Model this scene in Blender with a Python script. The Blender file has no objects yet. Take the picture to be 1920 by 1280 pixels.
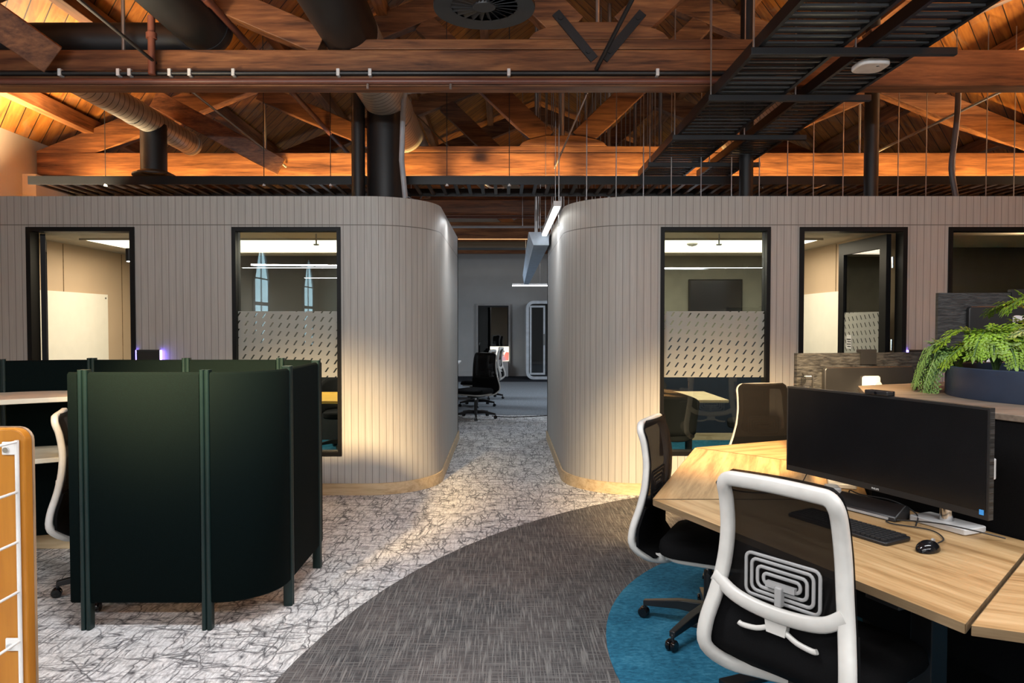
import bpy, bmesh, math, random
from mathutils import Vector, Matrix

R = math.radians
PI = math.pi
sc = bpy.context.scene
C = sc.collection

# ------------------------------------------------------------------ camera, world, exposure
EYE = 1.55
FPX = 1330.0
cam_data = bpy.data.cameras.new('camera')
cam_data.sensor_width = 36.0
cam_data.lens = FPX / 1920 * 36.0
cam_data.shift_x = 15 / 1920
cam_data.clip_start = 0.05
cam = bpy.data.objects.new('camera', cam_data)
cam.location = (0, 0, EYE)
cam.rotation_euler = (R(90 - 1.5), 0, 0)
C.objects.link(cam)
sc.camera = cam

world = bpy.data.worlds.new('world')
sc.world = world
world.use_nodes = True
world.node_tree.nodes['Background'].inputs[0].default_value = (0.55, 0.6, 0.7, 1)
world.node_tree.nodes['Background'].inputs[1].default_value = 0.03

vs = sc.view_settings
vs.view_transform = 'Standard'
vs.look = 'None'
vs.gamma = 1.0
vs.use_curve_mapping = False
vs.exposure = 0.2


def lamp(name, kind, loc, power, col, size=None, size_y=None, target=None, spot=None, blend=0.5, radius=0.05, spread=180):
    d = bpy.data.lights.new(name, kind)
    d.energy = power
    d.color = col
    if kind == 'AREA':
        d.shape = 'RECTANGLE'
        d.size = size
        d.size_y = size_y
        d.spread = R(spread)
    else:
        d.shadow_soft_size = radius
    if kind == 'SPOT':
        d.spot_size = R(spot)
        d.spot_blend = blend
    o = bpy.data.objects.new(name, d)
    o.location = loc
    if target is not None:
        o.rotation_euler = (Vector(target) - Vector(loc)).to_track_quat('-Z', 'Y').to_euler()
    C.objects.link(o)
    return o


NEUTRAL = (0.97, 0.98, 1.0)
WARM = (1.0, 0.68, 0.33)
COOL = (0.8, 0.9, 1.0)
AMBER = (1.0, 0.64, 0.24)
SOFT = (1.0, 0.76, 0.46)
# linear pendants of the open office (over and behind the camera), aimed down, plus one added fill
lamp('pendant_light_front', 'AREA', (0.0, -0.25, 2.56), 210, NEUTRAL, 9.6, 0.07, (0.0, -0.25, 0))
lamp('truss_fill_light', 'AREA', (0.0, -0.25, 2.575), 34, NEUTRAL, 9.0, 0.03, (0.6, 5.3, 4.2), spread=60)  # added neutral fill to brighten the front truss, no fixture of its own
lamp('pendant_light_rear', 'AREA', (-1.0, -3.2, 2.56), 150, NEUTRAL, 7.0, 0.07, (-1.0, -3.2, 0))
lamp('pendant_light_desks', 'AREA', (2.6, 1.9, 2.95), 60, NEUTRAL, 2.4, 0.1, (2.6, 2.1, 0))
lamp('pendant_light_middle', 'AREA', (-0.8, 2.3, 3.0), 75, NEUTRAL, 1.6, 0.1, (-0.6, 3.4, 0))
# warm strips on top of the two meeting rooms, washing the second truss and the boards
lamp('roof_strip_light_one', 'AREA', (-2.9, 8.12, 2.73), 30, AMBER, 4.2, 0.1, (-2.9, 8.47, 3.4), spread=34)
lamp('roof_strip_light_two', 'AREA', (3.75, 8.12, 2.73), 36, AMBER, 5.6, 0.1, (3.75, 8.47, 3.4), spread=34)
lamp('roof_strip_light_gap', 'AREA', (0.1, 8.12, 2.9), 7.5, AMBER, 1.4, 0.06, (0.1, 8.47, 3.43), spread=34)
# uplights by the long walls
lamp('wall_uplight_one', 'AREA', (-4.8, 7.2, 2.75), 130, SOFT, 0.2, 1.6, (-4.9, 7.2, 4), spread=110)
lamp('wall_uplight_two', 'AREA', (6.3, 6.9, 2.75), 230, SOFT, 0.2, 2.2, (5.6, 6.8, 4), spread=110)
lamp('wall_uplight_three', 'AREA', (-3.3, 3.9, 3.0), 75, SOFT, 0.2, 1.6, (-2.5, 4.4, 4.8), spread=90)
lamp('wall_uplight_four', 'AREA', (5.0, 3.6, 3.0), 210, SOFT, 0.2, 1.8, (4.6, 4.0, 5.0), spread=90)
# warm spots on the lower walls and carpet
lamp('spot_light_one', 'SPOT', (-1.9, 1.9, 2.95), 3100, WARM, target=(-1.6, 6.36, -0.35), spot=37, blend=1.0, radius=0.2)
lamp('spot_light_two', 'SPOT', (1.0, 1.9, 2.95), 3100, WARM, target=(2.0, 6.36, -0.35), spot=37, blend=1.0, radius=0.2)
# meeting rooms
lamp('room_light_one', 'AREA', (-2.8, 7.9, 2.36), 52, (1.0, 0.83, 0.6), 3.2, 0.9, (-2.8, 7.9, 0))
lamp('room_light_two', 'AREA', (2.1, 7.9, 2.36), 34, (1.0, 0.87, 0.66), 2.4, 0.9, (2.1, 7.9, 0))
# the office beyond the passage
lamp('passage_light', 'AREA', (0.46, 7.6, 2.58), 18, (0.95, 0.97, 1.0), 0.05, 2.0, (0.3, 7.6, 0))
lamp('far_office_light_one', 'AREA', (-3.2, 14.5, 3.0), 130, COOL, 2.0, 2.0, (-1.5, 14.5, 0))
lamp('far_office_light_two', 'AREA', (3.2, 14.5, 3.0), 130, COOL, 2.0, 2.0, (1.5, 14.5, 0))
lamp('far_roof_light', 'AREA', (0.5, 15.0, 3.25), 40, WARM, 6.0, 0.3, (0.5, 15.4, 5))


# ------------------------------------------------------------------ helpers
class MB:
    """Collects faces and links them as ONE mesh object."""

    def __init__(self):
        self.v, self.f, self.uv = [], [], {}

    def add(self, vs, fs):
        n = len(self.v)
        self.v += [tuple(p) for p in vs]
        self.f += [tuple(i + n for i in f) for f in fs]
        return n

    def box(self, x0, x1, y0, y1, z0, z1, m=None):
        p = [Vector(q) for q in ((x0, y0, z0), (x1, y0, z0), (x1, y1, z0), (x0, y1, z0),
                                 (x0, y0, z1), (x1, y0, z1), (x1, y1, z1), (x0, y1, z1))]
        if m is not None:
            p = [m @ q for q in p]
        self.add(p, [(0, 3, 2, 1), (4, 5, 6, 7), (0, 1, 5, 4), (1, 2, 6, 5), (2, 3, 7, 6), (3, 0, 4, 7)])
        return self

    def beam(self, a, b, w, h, side=(0, 1, 0)):
        """A bar from a to b, w thick along side and h across it."""
        a, b, s = Vector(a), Vector(b), Vector(side)
        t = (b - a).normalized()
        s = (s - t * s.dot(t)).normalized()
        u = s.cross(t).normalized()
        p = []
        for q in (a, b):
            for i, j in ((-1, -1), (1, -1), (1, 1), (-1, 1)):
                p.append(q + s * (i * w / 2) + u * (j * h / 2))
        self.add(p, [(0, 3, 2, 1), (4, 5, 6, 7), (0, 1, 5, 4), (1, 2, 6, 5), (2, 3, 7, 6), (3, 0, 4, 7)])
        return self

    def tube(self, pts, r, n=8, closed=False, cap=True):
        pts = [Vector(p) for p in pts]
        m = len(pts)
        rs = r if isinstance(r, (list, tuple)) else [r] * m
        ref = None
        base = len(self.v)
        for i, p in enumerate(pts):
            if closed:
                t = (pts[(i + 1) % m] - pts[i - 1]).normalized()
            else:
                t = (pts[min(i + 1, m - 1)] - pts[max(i - 1, 0)]).normalized()
            if ref is None:
                ref = Vector((0, 0, 1)) if abs(t.z) < 0.9 else Vector((1, 0, 0))
            a = (ref - t * ref.dot(t))
            if a.length < 1e-6:
                a = t.orthogonal()
            a.normalize()
            ref = a
            b = t.cross(a)
            for k in range(n):
                th = 2 * PI * k / n
                self.v.append(tuple(p + (a * math.cos(th) + b * math.sin(th)) * rs[i]))
        segs = m if closed else m - 1
        for i in range(segs):
            j = (i + 1) % m
            for k in range(n):
                l = (k + 1) % n
                self.f.append((base + i * n + k, base + i * n + l, base + j * n + l, base + j * n + k))
        if cap and not closed:
            self.f.append(tuple(base + k for k in reversed(range(n))))
            self.f.append(tuple(base + (m - 1) * n + k for k in range(n)))
        return self

    def cyl(self, a, b, r, n=16, r2=None):
        return self.tube([a, b], [r, r if r2 is None else r2], n)

    def sweep(self, pts, sect, ref=(0, 1, 0), closed=False, cap=True):
        """Sweeps a section (list of (a, b); b along ref, a across) along pts."""
        pts = [Vector(p) for p in pts]
        m, n = len(pts), len(sect)
        ref = Vector(ref)
        base = len(self.v)
        for i, p in enumerate(pts):
            if closed:
                t = (pts[(i + 1) % m] - pts[i - 1]).normalized()
            else:
                t = (pts[min(i + 1, m - 1)] - pts[max(i - 1, 0)]).normalized()
            b = (ref - t * ref.dot(t)).normalized()
            a = t.cross(b)
            for (x, y) in sect:
                self.v.append(tuple(p + a * x + b * y))
        for i in range(m if closed else m - 1):
            j = (i + 1) % m
            for k in range(n):
                l = (k + 1) % n
                self.f.append((base + i * n + k, base + j * n + k, base + j * n + l, base + i * n + l))
        if cap and not closed:
            self.f.append(tuple(base + k for k in range(n)))
            self.f.append(tuple(base + (m - 1) * n + k for k in reversed(range(n))))
        return self

    def prism(self, poly, z0, z1):
        """A horizontal slab: poly is counterclockwise seen from above."""
        n = len(poly)
        b = self.add([(x, y, z0) for x, y in poly] + [(x, y, z1) for x, y in poly], [])
        self.f.append(tuple(b + i for i in reversed(range(n))))
        self.f.append(tuple(b + n + i for i in range(n)))
        for i in range(n):
            j = (i + 1) % n
            self.f.append((b + i, b + j, b + n + j, b + n + i))
        return self

    def slab(self, poly, t0, t1, m):
        """A prism of poly (local x, y) from t0 to t1 along local z, placed by matrix m."""
        n0 = len(self.v)
        self.prism(poly, t0, t1)
        for i in range(n0, len(self.v)):
            self.v[i] = tuple(m @ Vector(self.v[i]))
        return self

    def lathe(self, prof, n=32, c=(0, 0, 0)):
        """Revolves (r, z) pairs round the z axis at c."""
        base = len(self.v)
        for r, z in prof:
            for k in range(n):
                th = 2 * PI * k / n
                self.v.append((c[0] + r * math.cos(th), c[1] + r * math.sin(th), c[2] + z))
        for i in range(len(prof) - 1):
            for k in range(n):
                l = (k + 1) % n
                self.f.append((base + i * n + k, base + i * n + l, base + (i + 1) * n + l, base + (i + 1) * n + k))
        return self

    def grid(self, fn, nu, nv, thick=None):
        """A surface of fn(u, v), 0..1; thick gives it a back skin along -normal y."""
        def sheet(off, flip):
            b = len(self.v)
            for j in range(nv + 1):
                for i in range(nu + 1):
                    p = Vector(fn(i / nu, j / nv))
                    self.v.append(tuple(p + Vector(off)))
            for j in range(nv):
                for i in range(nu):
                    a = b + j * (nu + 1) + i
                    q = (a, a + 1, a + nu + 2, a + nu + 1)
                    self.f.append(tuple(reversed(q)) if flip else q)
            return b
        b0 = sheet((0, 0, 0), False)
        if thick:
            b1 = sheet(thick, True)
            w = nu + 1
            edge = [i for i in range(nu)] + [j * w + nu for j in range(nv)] + [nv * w + i for i in range(nu, 0, -1)] + [j * w for j in range(nv, 0, -1)]
            for k, e in enumerate(edge):
                g = edge[(k + 1) % len(edge)]
                self.f.append((b0 + g, b0 + e, b1 + e, b1 + g))
        return self

    def move(self, off):
        o = Vector(off)
        self.v = [tuple(Vector(p) - o) for p in self.v]
        return self

    def build(self, name, mat, parent=None, smooth=35, bevel=0, seg=2, world=False, uv=None):
        if world and parent is not None:
            self.move(parent.location)
        me = bpy.data.meshes.new(name)
        me.from_pydata(self.v, [], self.f)
        me.update()
        if uv is not None:
            lay = me.uv_layers.new(name='UVMap')
            for lp in me.loops:
                lay.data[lp.index].uv = uv[lp.vertex_index]
        if smooth:
            me.polygons.foreach_set('use_smooth', [True] * len(me.polygons))
            me.set_sharp_from_angle(angle=R(smooth))
        me.materials.append(mat)
        o = bpy.data.objects.new(name, me)
        C.objects.link(o)
        if parent is not None:
            o.parent = parent
        if bevel:
            b = o.modifiers.new('bevel', 'BEVEL')
            b.width = bevel
            b.segments = seg
            b.limit_method = 'ANGLE'
            b.angle_limit = R(40)
        return o


def tag(o, label=None, cat=None, group=None, kind=None):
    if label:
        o['label'] = label
    if cat:
        o['category'] = cat
    if group:
        o['group'] = group
    if kind:
        o['kind'] = kind
    return o


def thing(name, label, cat, loc=(0, 0, 0), rz=0.0, group=None):
    o = bpy.data.objects.new(name, None)
    o.empty_display_size = 0.1
    o.location = loc
    o.rotation_euler = (0, 0, rz)
    C.objects.link(o)
    return tag(o, label, cat, group)


def struct(o, label=None):
    o['kind'] = 'structure'
    if label:
        o['label'] = label
    return o


def kids(o):
    return [c for c in C.objects if c.parent == o]


def copy_tree(o, loc=None, rz=None, label=None, group=None, parent=None):
    c = o.copy()
    C.objects.link(c)
    if parent is not None:
        c.parent = parent
    if loc is not None:
        c.location = loc
    if rz is not None:
        c.rotation_euler = (0, 0, rz)
    if label:
        c['label'] = label
    if group:
        c['group'] = group
    for ch in kids(o):
        copy_tree(ch, parent=c)
    return c


def rrect(w, h, r, n=5, cx=0, cy=0):
    p = []
    for sx, sy, a0 in ((1, -1, -90), (1, 1, 0), (-1, 1, 90), (-1, -1, 180)):
        for k in range(n + 1):
            a = R(a0 + 90 * k / n)
            p.append((cx + sx * (w / 2 - r) + r * math.cos(a), cy + sy * (h / 2 - r) + r * math.sin(a)))
    return p


def spline(pts, n=6, closed=False):
    pts = [Vector(p) for p in pts]
    m = len(pts)
    out = []
    for i in range(m if closed else m - 1):
        g = lambda k: pts[k % m] if closed else pts[max(0, min(m - 1, k))]
        p0, p1, p2, p3 = g(i - 1), g(i), g(i + 1), g(i + 2)
        for k in range(n):
            t = k / n
            out.append(0.5 * ((2 * p1) + (p2 - p0) * t + (2 * p0 - 5 * p1 + 4 * p2 - p3) * t * t + (3 * p1 - p0 - 3 * p2 + p3) * t ** 3))
    if not closed:
        out.append(pts[-1])
    return out


# ------------------------------------------------------------------ materials
class NT:
    def __init__(self, name):
        self.m = bpy.data.materials.new(name)
        self.m.use_nodes = True
        self.t = self.m.node_tree
        self.b = self.t.nodes['Principled BSDF']
        self.out = self.t.nodes['Material Output']

    def n(self, kind, **kw):
        x = self.t.nodes.new(kind)
        for k, v in kw.items():
            setattr(x, k, v)
        return x

    def put(self, sock, v):
        if isinstance(v, bpy.types.NodeSocket):
            self.t.links.new(v, sock)
        elif v is not None:
            sock.default_value = v

    def math(self, op, a, b=None, c=None, clamp=False):
        x = self.n('ShaderNodeMath', operation=op, use_clamp=clamp)
        for i, v in enumerate((a, b, c)):
            self.put(x.inputs[i], v)
        return x.outputs[0]

    def coord(self, which='Object', scale=(1, 1, 1), rand=0.0, rot=(0, 0, 0)):
        s = self.n('ShaderNodeTexCoord').outputs[which]
        mp = self.n('ShaderNodeMapping')
        mp.inputs['Scale'].default_value = scale
        mp.inputs['Rotation'].default_value = rot
        self.put(mp.inputs['Vector'], s)
        if rand:
            r = self.math('MULTIPLY', self.n('ShaderNodeObjectInfo').outputs['Random'], rand)
            cb = self.n('ShaderNodeCombineXYZ')
            for i in range(3):
                self.put(cb.inputs[i], r)
            self.put(mp.inputs['Location'], cb.outputs[0])
        return mp.outputs[0]

    def noise(self, vec, scale=5, detail=4, rough=0.55, dist=0.0):
        x = self.n('ShaderNodeTexNoise')
        self.put(x.inputs['Vector'], vec)
        x.inputs['Scale'].default_value = scale
        x.inputs['Detail'].default_value = detail
        x.inputs['Roughness'].default_value = rough
        x.inputs['Distortion'].default_value = dist
        return x.outputs[0]

    def ramp(self, fac, stops):
        x = self.n('ShaderNodeValToRGB')
        e = x.color_ramp.elements
        while len(e) < len(stops):
            e.new(0.5)
        for i, (p, c) in enumerate(stops):
            e[i].position = p
            e[i].color = (*c, 1) if len(c) == 3 else c
        self.put(x.inputs[0], fac)
        return x.outputs[0]

    def mix(self, fac, a, b, mode='MIX'):
        x = self.n('ShaderNodeMix', data_type='RGBA', blend_type=mode)
        self.put(x.inputs[0], fac)
        for i, v in ((6, a), (7, b)):
            self.put(x.inputs[i], (*v, 1) if isinstance(v, tuple) and len(v) == 3 else v)
        return x.outputs[2]

    def bump(self, h, strength=0.3, dist=0.01):
        x = self.n('ShaderNodeBump')
        x.inputs['Strength'].default_value = strength
        x.inputs['Distance'].default_value = dist
        self.put(x.inputs['Height'], h)
        self.put(self.b.inputs['Normal'], x.outputs[0])

    def fin(self, col=None, rough=None, metal=None, spec=None):
        if col is not None:
            self.put(self.b.inputs['Base Color'], (*col, 1) if isinstance(col, tuple) and len(col) == 3 else col)
        if rough is not None:
            self.put(self.b.inputs['Roughness'], rough)
        if metal is not None:
            self.b.inputs['Metallic'].default_value = metal
        if spec is not None:
            self.b.inputs['Specular IOR Level'].default_value = spec
        return self.m


def plain(name, col, rough=0.5, metal=0.0, spec=0.5, vary=0.12, scale=8.0):
    k = NT(name)
    nz = k.noise(k.coord('Object'), scale, 3)
    lo = tuple(c * (1 - vary) for c in col)
    hi = tuple(min(1, c * (1 + vary)) for c in col)
    return k.fin(k.ramp(nz, [(0.3, lo), (0.7, hi)]), rough, metal, spec)


def glow(name, col, strength):
    k = NT(name)
    k.fin((0.8, 0.8, 0.8), 0.5)
    k.b.inputs['Emission Color'].default_value = (*col, 1)
    k.b.inputs['Emission Strength'].default_value = strength
    return k.m


def wood(name, dark, mid, light, axis=0, rough=0.55, fine=1.0, knots=True, spec=0.35):
    k = NT(name)
    s = [9 * fine, 9 * fine, 9 * fine]
    s[axis] = 0.7 * fine
    v = k.coord('Object', tuple(s), rand=23.0)
    a = k.noise(v, 1.6, 6, 0.6, 0.6)
    b = k.noise(v, 7.0, 3, 0.6)
    f = k.math('ADD', k.math('MULTIPLY', a, 0.72), k.math('MULTIPLY', b, 0.28))
    c = k.ramp(f, [(0.36, dark), (0.5, mid), (0.64, light)])
    if knots:
        big = k.noise(k.coord('Object', (1, 1, 1), rand=11.0), 1.1, 2)
        c = k.mix(k.ramp(big, [(0.35, (0.45, 0.45, 0.45)), (0.6, (0, 0, 0))]), c, dark)
    k.bump(f, 0.15, 0.004)
    return k.fin(c, rough, 0, spec)


M = {}
M['truss'] = wood('aged truss timber', (0.05, 0.018, 0.008), (0.17, 0.066, 0.026), (0.3, 0.13, 0.05), 0, 0.5)
M['purlin'] = wood('aged purlin timber', (0.09, 0.03, 0.01), (0.24, 0.09, 0.028), (0.38, 0.16, 0.06), 1, 0.5)
M['oak'] = wood('oak desk laminate', (0.26, 0.15, 0.06), (0.41, 0.26, 0.12), (0.5, 0.345, 0.18), 0, 0.42, 1.3, False)
M['oak_edge'] = wood('oak desk edge band', (0.12, 0.075, 0.038), (0.18, 0.12, 0.062), (0.23, 0.16, 0.09), 0, 0.5, 1.3, False)
M['ply'] = wood('caramel plywood', (0.3, 0.1, 0.01), (0.44, 0.17, 0.018), (0.54, 0.235, 0.03), 2, 0.3, 0.5, False)
M['ply_edge'] = wood('plywood edge', (0.2, 0.12, 0.07), (0.33, 0.22, 0.13), (0.42, 0.3, 0.2), 2, 0.6, 3, False)
M['plinth'] = wood('pale pine plinth', (0.5, 0.36, 0.2), (0.62, 0.47, 0.28), (0.7, 0.55, 0.35), 0, 0.5, 1.2, False)
M['black_metal'] = plain('black powder coat', (0.006, 0.0065, 0.008), 0.42, 0.0, 0.5)
M['tray_metal'] = plain('black cable tray steel', (0.0035, 0.004, 0.005), 0.35, 0.0, 0.35)
M['black_plastic'] = plain('black plastic', (0.012, 0.012, 0.013), 0.38)
M['gloss_black'] = plain('gloss black', (0.006, 0.006, 0.007), 0.12)
M['screen'] = plain('switched off screen', (0.005, 0.005, 0.006), 0.22, 0, 0.4)
M['tray_rib'] = plain('dark steel rung', (0.09, 0.095, 0.1), 0.25, 0.6, 0.6)
M['frame_black'] = plain('black window frame', (0.004, 0.004, 0.0045), 0.45, 0, 0.2)
M['black_duct'] = plain('black painted duct', (0.0045, 0.0055, 0.007), 0.5)
M['white_plastic'] = plain('white chair plastic', (0.56, 0.55, 0.52), 0.35)
M['white_gloss'] = plain('white gloss plastic', (0.62, 0.62, 0.62), 0.22)
M['grey_plastic'] = plain('grey plastic', (0.3, 0.3, 0.3), 0.4)
M['white_wire'] = plain('white wire', (0.75, 0.74, 0.72), 0.35)
M['chrome'] = plain('chrome', (0.7, 0.7, 0.7), 0.12, 1.0)
M['steel'] = plain('galvanised rod', (0.42, 0.42, 0.43), 0.35, 0.9)
M['conduit'] = plain('grey conduit', (0.33, 0.36, 0.4), 0.45)
M['dark_conduit'] = plain('dark conduit', (0.07, 0.07, 0.08), 0.45)
M['red_pipe'] = plain('red brown sprinkler pipe', (0.13, 0.045, 0.03), 0.4)
M['strap'] = plain('iron strap', (0.018, 0.018, 0.02), 0.55, 0.3)
M['rubber'] = plain('black rubber', (0.015, 0.015, 0.016), 0.6)
M['cream_top'] = plain('cream worktop', (0.72, 0.66, 0.52), 0.4)
M['hub_top'] = wood('dark oak hub top', (0.1, 0.075, 0.055), (0.16, 0.125, 0.095), (0.21, 0.17, 0.13), 0, 0.5, 1.0, False)
M['planter'] = plain('dark blue planter', (0.022, 0.034, 0.062), 0.38)
M['soil'] = plain('potting soil', (0.02, 0.013, 0.009), 0.9, vary=0.4, scale=60)
M['leaf'] = plain('fern green', (0.16, 0.28, 0.02), 0.45, vary=0.45, scale=14)
M['leaf_pale'] = plain('variegated fern', (0.34, 0.4, 0.13), 0.45, vary=0.6, scale=30)
M['leaf_dark'] = plain('deep green fern', (0.09, 0.18, 0.05), 0.45, vary=0.4, scale=18)
M['strap_leaf'] = plain('broad leaf green', (0.13, 0.33, 0.04), 0.35, vary=0.25, scale=9)
M['cream_wall'] = plain('cream plaster', (0.62, 0.57, 0.46), 0.8, vary=0.05, scale=2)
M['grey_wall'] = plain('grey painted wall', (0.42, 0.43, 0.43), 0.8, vary=0.05, scale=2)
M['room_wall'] = plain('beige room wall', (0.5, 0.375, 0.26), 0.75, vary=0.04, scale=2)
M['dark_wall'] = plain('charcoal wall', (0.014, 0.015, 0.017), 0.7)
M['room_ceiling'] = plain('room ceiling', (0.55, 0.48, 0.38), 0.8, vary=0.03)
M['whiteboard'] = plain('whiteboard', (0.85, 0.82, 0.74), 0.25, vary=0.02)
M['slab'] = plain('meeting room lid', (0.05, 0.05, 0.05), 0.8)
M['gold_table'] = plain('honey table top', (0.75, 0.44, 0.08), 0.4)
M['pale_table'] = plain('pale table top', (0.75, 0.62, 0.4), 0.4)
M['phone_white'] = plain('booth shell white', (0.5, 0.55, 0.6), 0.35)
M['blade'] = plain('pale blue baffle', (0.4, 0.5, 0.62), 0.5)
M['lamp_white'] = glow('lamp diffuser', (1.0, 0.98, 0.94), 6.0)
M['lamp_cove'] = glow('cove light', (1.0, 0.88, 0.62), 2.6)
M['led_blue'] = glow('violet status light', (0.2, 0.12, 1.0), 28.0)
M['daylight'] = glow('daylight pane', (0.5, 0.78, 0.9), 3.5)
M['blue_dot'] = plain('blue sticker', (0.05, 0.3, 0.75), 0.4)
M['white_ink'] = plain('white ink', (0.7, 0.7, 0.7), 0.5)


def m_mesh():
    k = NT('chair mesh')
    k.fin((0.008, 0.0068, 0.0066), 0.8, 0, 0.1)
    v = k.coord('Object', (1, 1, 1))
    ck = k.n('ShaderNodeTexChecker')
    k.put(ck.inputs['Vector'], v)
    ck.inputs['Scale'].default_value = 420
    tr = k.n('ShaderNodeBsdfTransparent')
    mx = k.n('ShaderNodeMixShader')
    k.put(mx.inputs[0], k.math('ADD', k.math('MULTIPLY', ck.outputs['Fac'], 0.12), 0.72))
    k.put(mx.inputs[1], tr.outputs[0])
    k.put(mx.inputs[2], k.b.outputs[0])
    k.put(k.out.inputs[0], mx.outputs[0])
    return k.m


def m_fabric(name, col, scale=260):
    k = NT(name)
    nz = k.noise(k.coord('Object'), scale, 2)
    c = k.ramp(nz, [(0.3, tuple(x * 0.75 for x in col)), (0.7, tuple(x * 1.25 for x in col))])
    k.bump(nz, 0.2, 0.002)
    return k.fin(c, 0.9, 0, 0.08)


M['mesh'] = m_mesh()
M['black_fabric'] = m_fabric('black fabric', (0.005, 0.005, 0.0055))
M['green_fabric'] = m_fabric('dark green felt', (0.001, 0.004, 0.004))
M['green_metal'] = plain('dark green post', (0.006, 0.018, 0.017), 0.32, 0.2)
M['shell_fabric'] = m_fabric('charcoal shell fabric', (0.02, 0.02, 0.022))


def m_glass(name='window glass', tint=(0.9, 0.95, 0.95)):
    k = NT(name)
    k.t.nodes.remove(k.b)
    tr = k.n('ShaderNodeBsdfTransparent')
    tr.inputs[0].default_value = (*tint, 1)
    gl = k.n('ShaderNodeBsdfGlossy')
    gl.inputs['Roughness'].default_value = 0.0
    fr = k.n('ShaderNodeFresnel')
    fr.inputs[0].default_value = 1.5
    mx = k.n('ShaderNodeMixShader')
    k.put(mx.inputs[0], k.math('MULTIPLY_ADD', fr.outputs[0], 1.6, 0.03, True))
    k.put(mx.inputs[1], tr.outputs[0])
    k.put(mx.inputs[2], gl.outputs[0])
    k.put(k.out.inputs[0], mx.outputs[0])
    return k.m


M['glass'] = m_glass()
M['dark_glass'] = m_glass('smoked glass', (0.45, 0.47, 0.48))


def m_film():
    """Frosted film with clear slanted dashes (object coordinates: x along, z up)."""
    k = NT('frosted dash film')
    s = k.n('ShaderNodeSeparateXYZ')
    k.put(s.inputs[0], k.n('ShaderNodeTexCoord').outputs['Object'])
    x, z = s.outputs[0], s.outputs[2]
    zz = k.math('DIVIDE', k.math('ADD', z, k.math('MULTIPLY', x, 0.06)), 0.0755)
    row = k.math('FLOOR', zz)
    fz = k.math('FRACT', zz)
    a = k.math('SUBTRACT', x, k.math('MULTIPLY', z, 0.66))
    u = k.math('FRACT', k.math('ADD', k.math('DIVIDE', a, 0.078), k.math('MULTIPLY', row, 0.56)))
    inx = k.math('LESS_THAN', k.math('ABSOLUTE', k.math('SUBTRACT', u, 0.5)), 0.1)
    inz = k.math('LESS_THAN', k.math('ABSOLUTE', k.math('SUBTRACT', fz, 0.5)), 0.29)
    hole = k.math('MULTIPLY', inx, inz)
    k.fin((0.58, 0.59, 0.55), 0.5)
    tl = k.n('ShaderNodeBsdfTranslucent')
    tl.inputs[0].default_value = (0.4, 0.4, 0.36, 1)
    m1 = k.n('ShaderNodeMixShader')
    m1.inputs[0].default_value = 0.45
    k.put(m1.inputs[1], k.b.outputs[0])
    k.put(m1.inputs[2], tl.outputs[0])
    tr = k.n('ShaderNodeBsdfTransparent')
    m2 = k.n('ShaderNodeMixShader')
    k.put(m2.inputs[0], hole)
    k.put(m2.inputs[1], m1.outputs[0])
    k.put(m2.inputs[2], tr.outputs[0])
    k.put(k.out.inputs[0], m2.outputs[0])
    return k.m


M['film'] = m_film()


def m_boards():
    """Whitewashed pine boards; UV u runs along the wall in metres, v up."""
    k = NT('whitewashed boards')
    s = k.n('ShaderNodeSeparateXYZ')
    k.put(s.inputs[0], k.n('ShaderNodeTexCoord').outputs['UV'])
    u, v = s.outputs[0], s.outputs[1]
    q = k.math('DIVIDE', u, 0.0625)
    fr = k.math('FRACT', q)
    idx = k.math('FLOOR', q)
    line = k.math('LESS_THAN', fr, 0.06)
    gv = k.math('LESS_THAN', k.math('ABSOLUTE', k.math('SUBTRACT', v, 2.425)), 0.004)
    groove = k.math('MAXIMUM', line, gv)
    wn = k.n('ShaderNodeTexWhiteNoise', noise_dimensions='1D')
    k.put(wn.inputs['W'], idx)
    cb = k.n('ShaderNodeCombineXYZ')
    k.put(cb.inputs[0], k.math('MULTIPLY', u, 40))
    k.put(cb.inputs[1], k.math('MULTIPLY', v, 1.6))
    k.put(cb.inputs[2], k.math('MULTIPLY', wn.outputs[0], 30))
    g = k.noise(cb.outputs[0], 1.4, 4, 0.6, 0.4)
    c = k.ramp(g, [(0.3, (0.37, 0.362, 0.34)), (0.7, (0.45, 0.44, 0.415))])
    c = k.mix(k.math('MULTIPLY', wn.outputs[0], 0.2), c, (0.32, 0.3, 0.27))
    c = k.mix(k.math('MULTIPLY', groove, 0.75), c, (0.06, 0.052, 0.042))
    h = k.math('SUBTRACT', k.math('MULTIPLY', g, 0.15), groove)
    k.bump(h, 0.5, 0.003)
    return k.fin(c, 0.5, 0, 0.4)


M['boards'] = m_boards()
M['skirting'] = wood('pine skirting', (0.42, 0.3, 0.17), (0.56, 0.43, 0.26), (0.64, 0.51, 0.33), 0, 0.45, 1.4, False)


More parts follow.
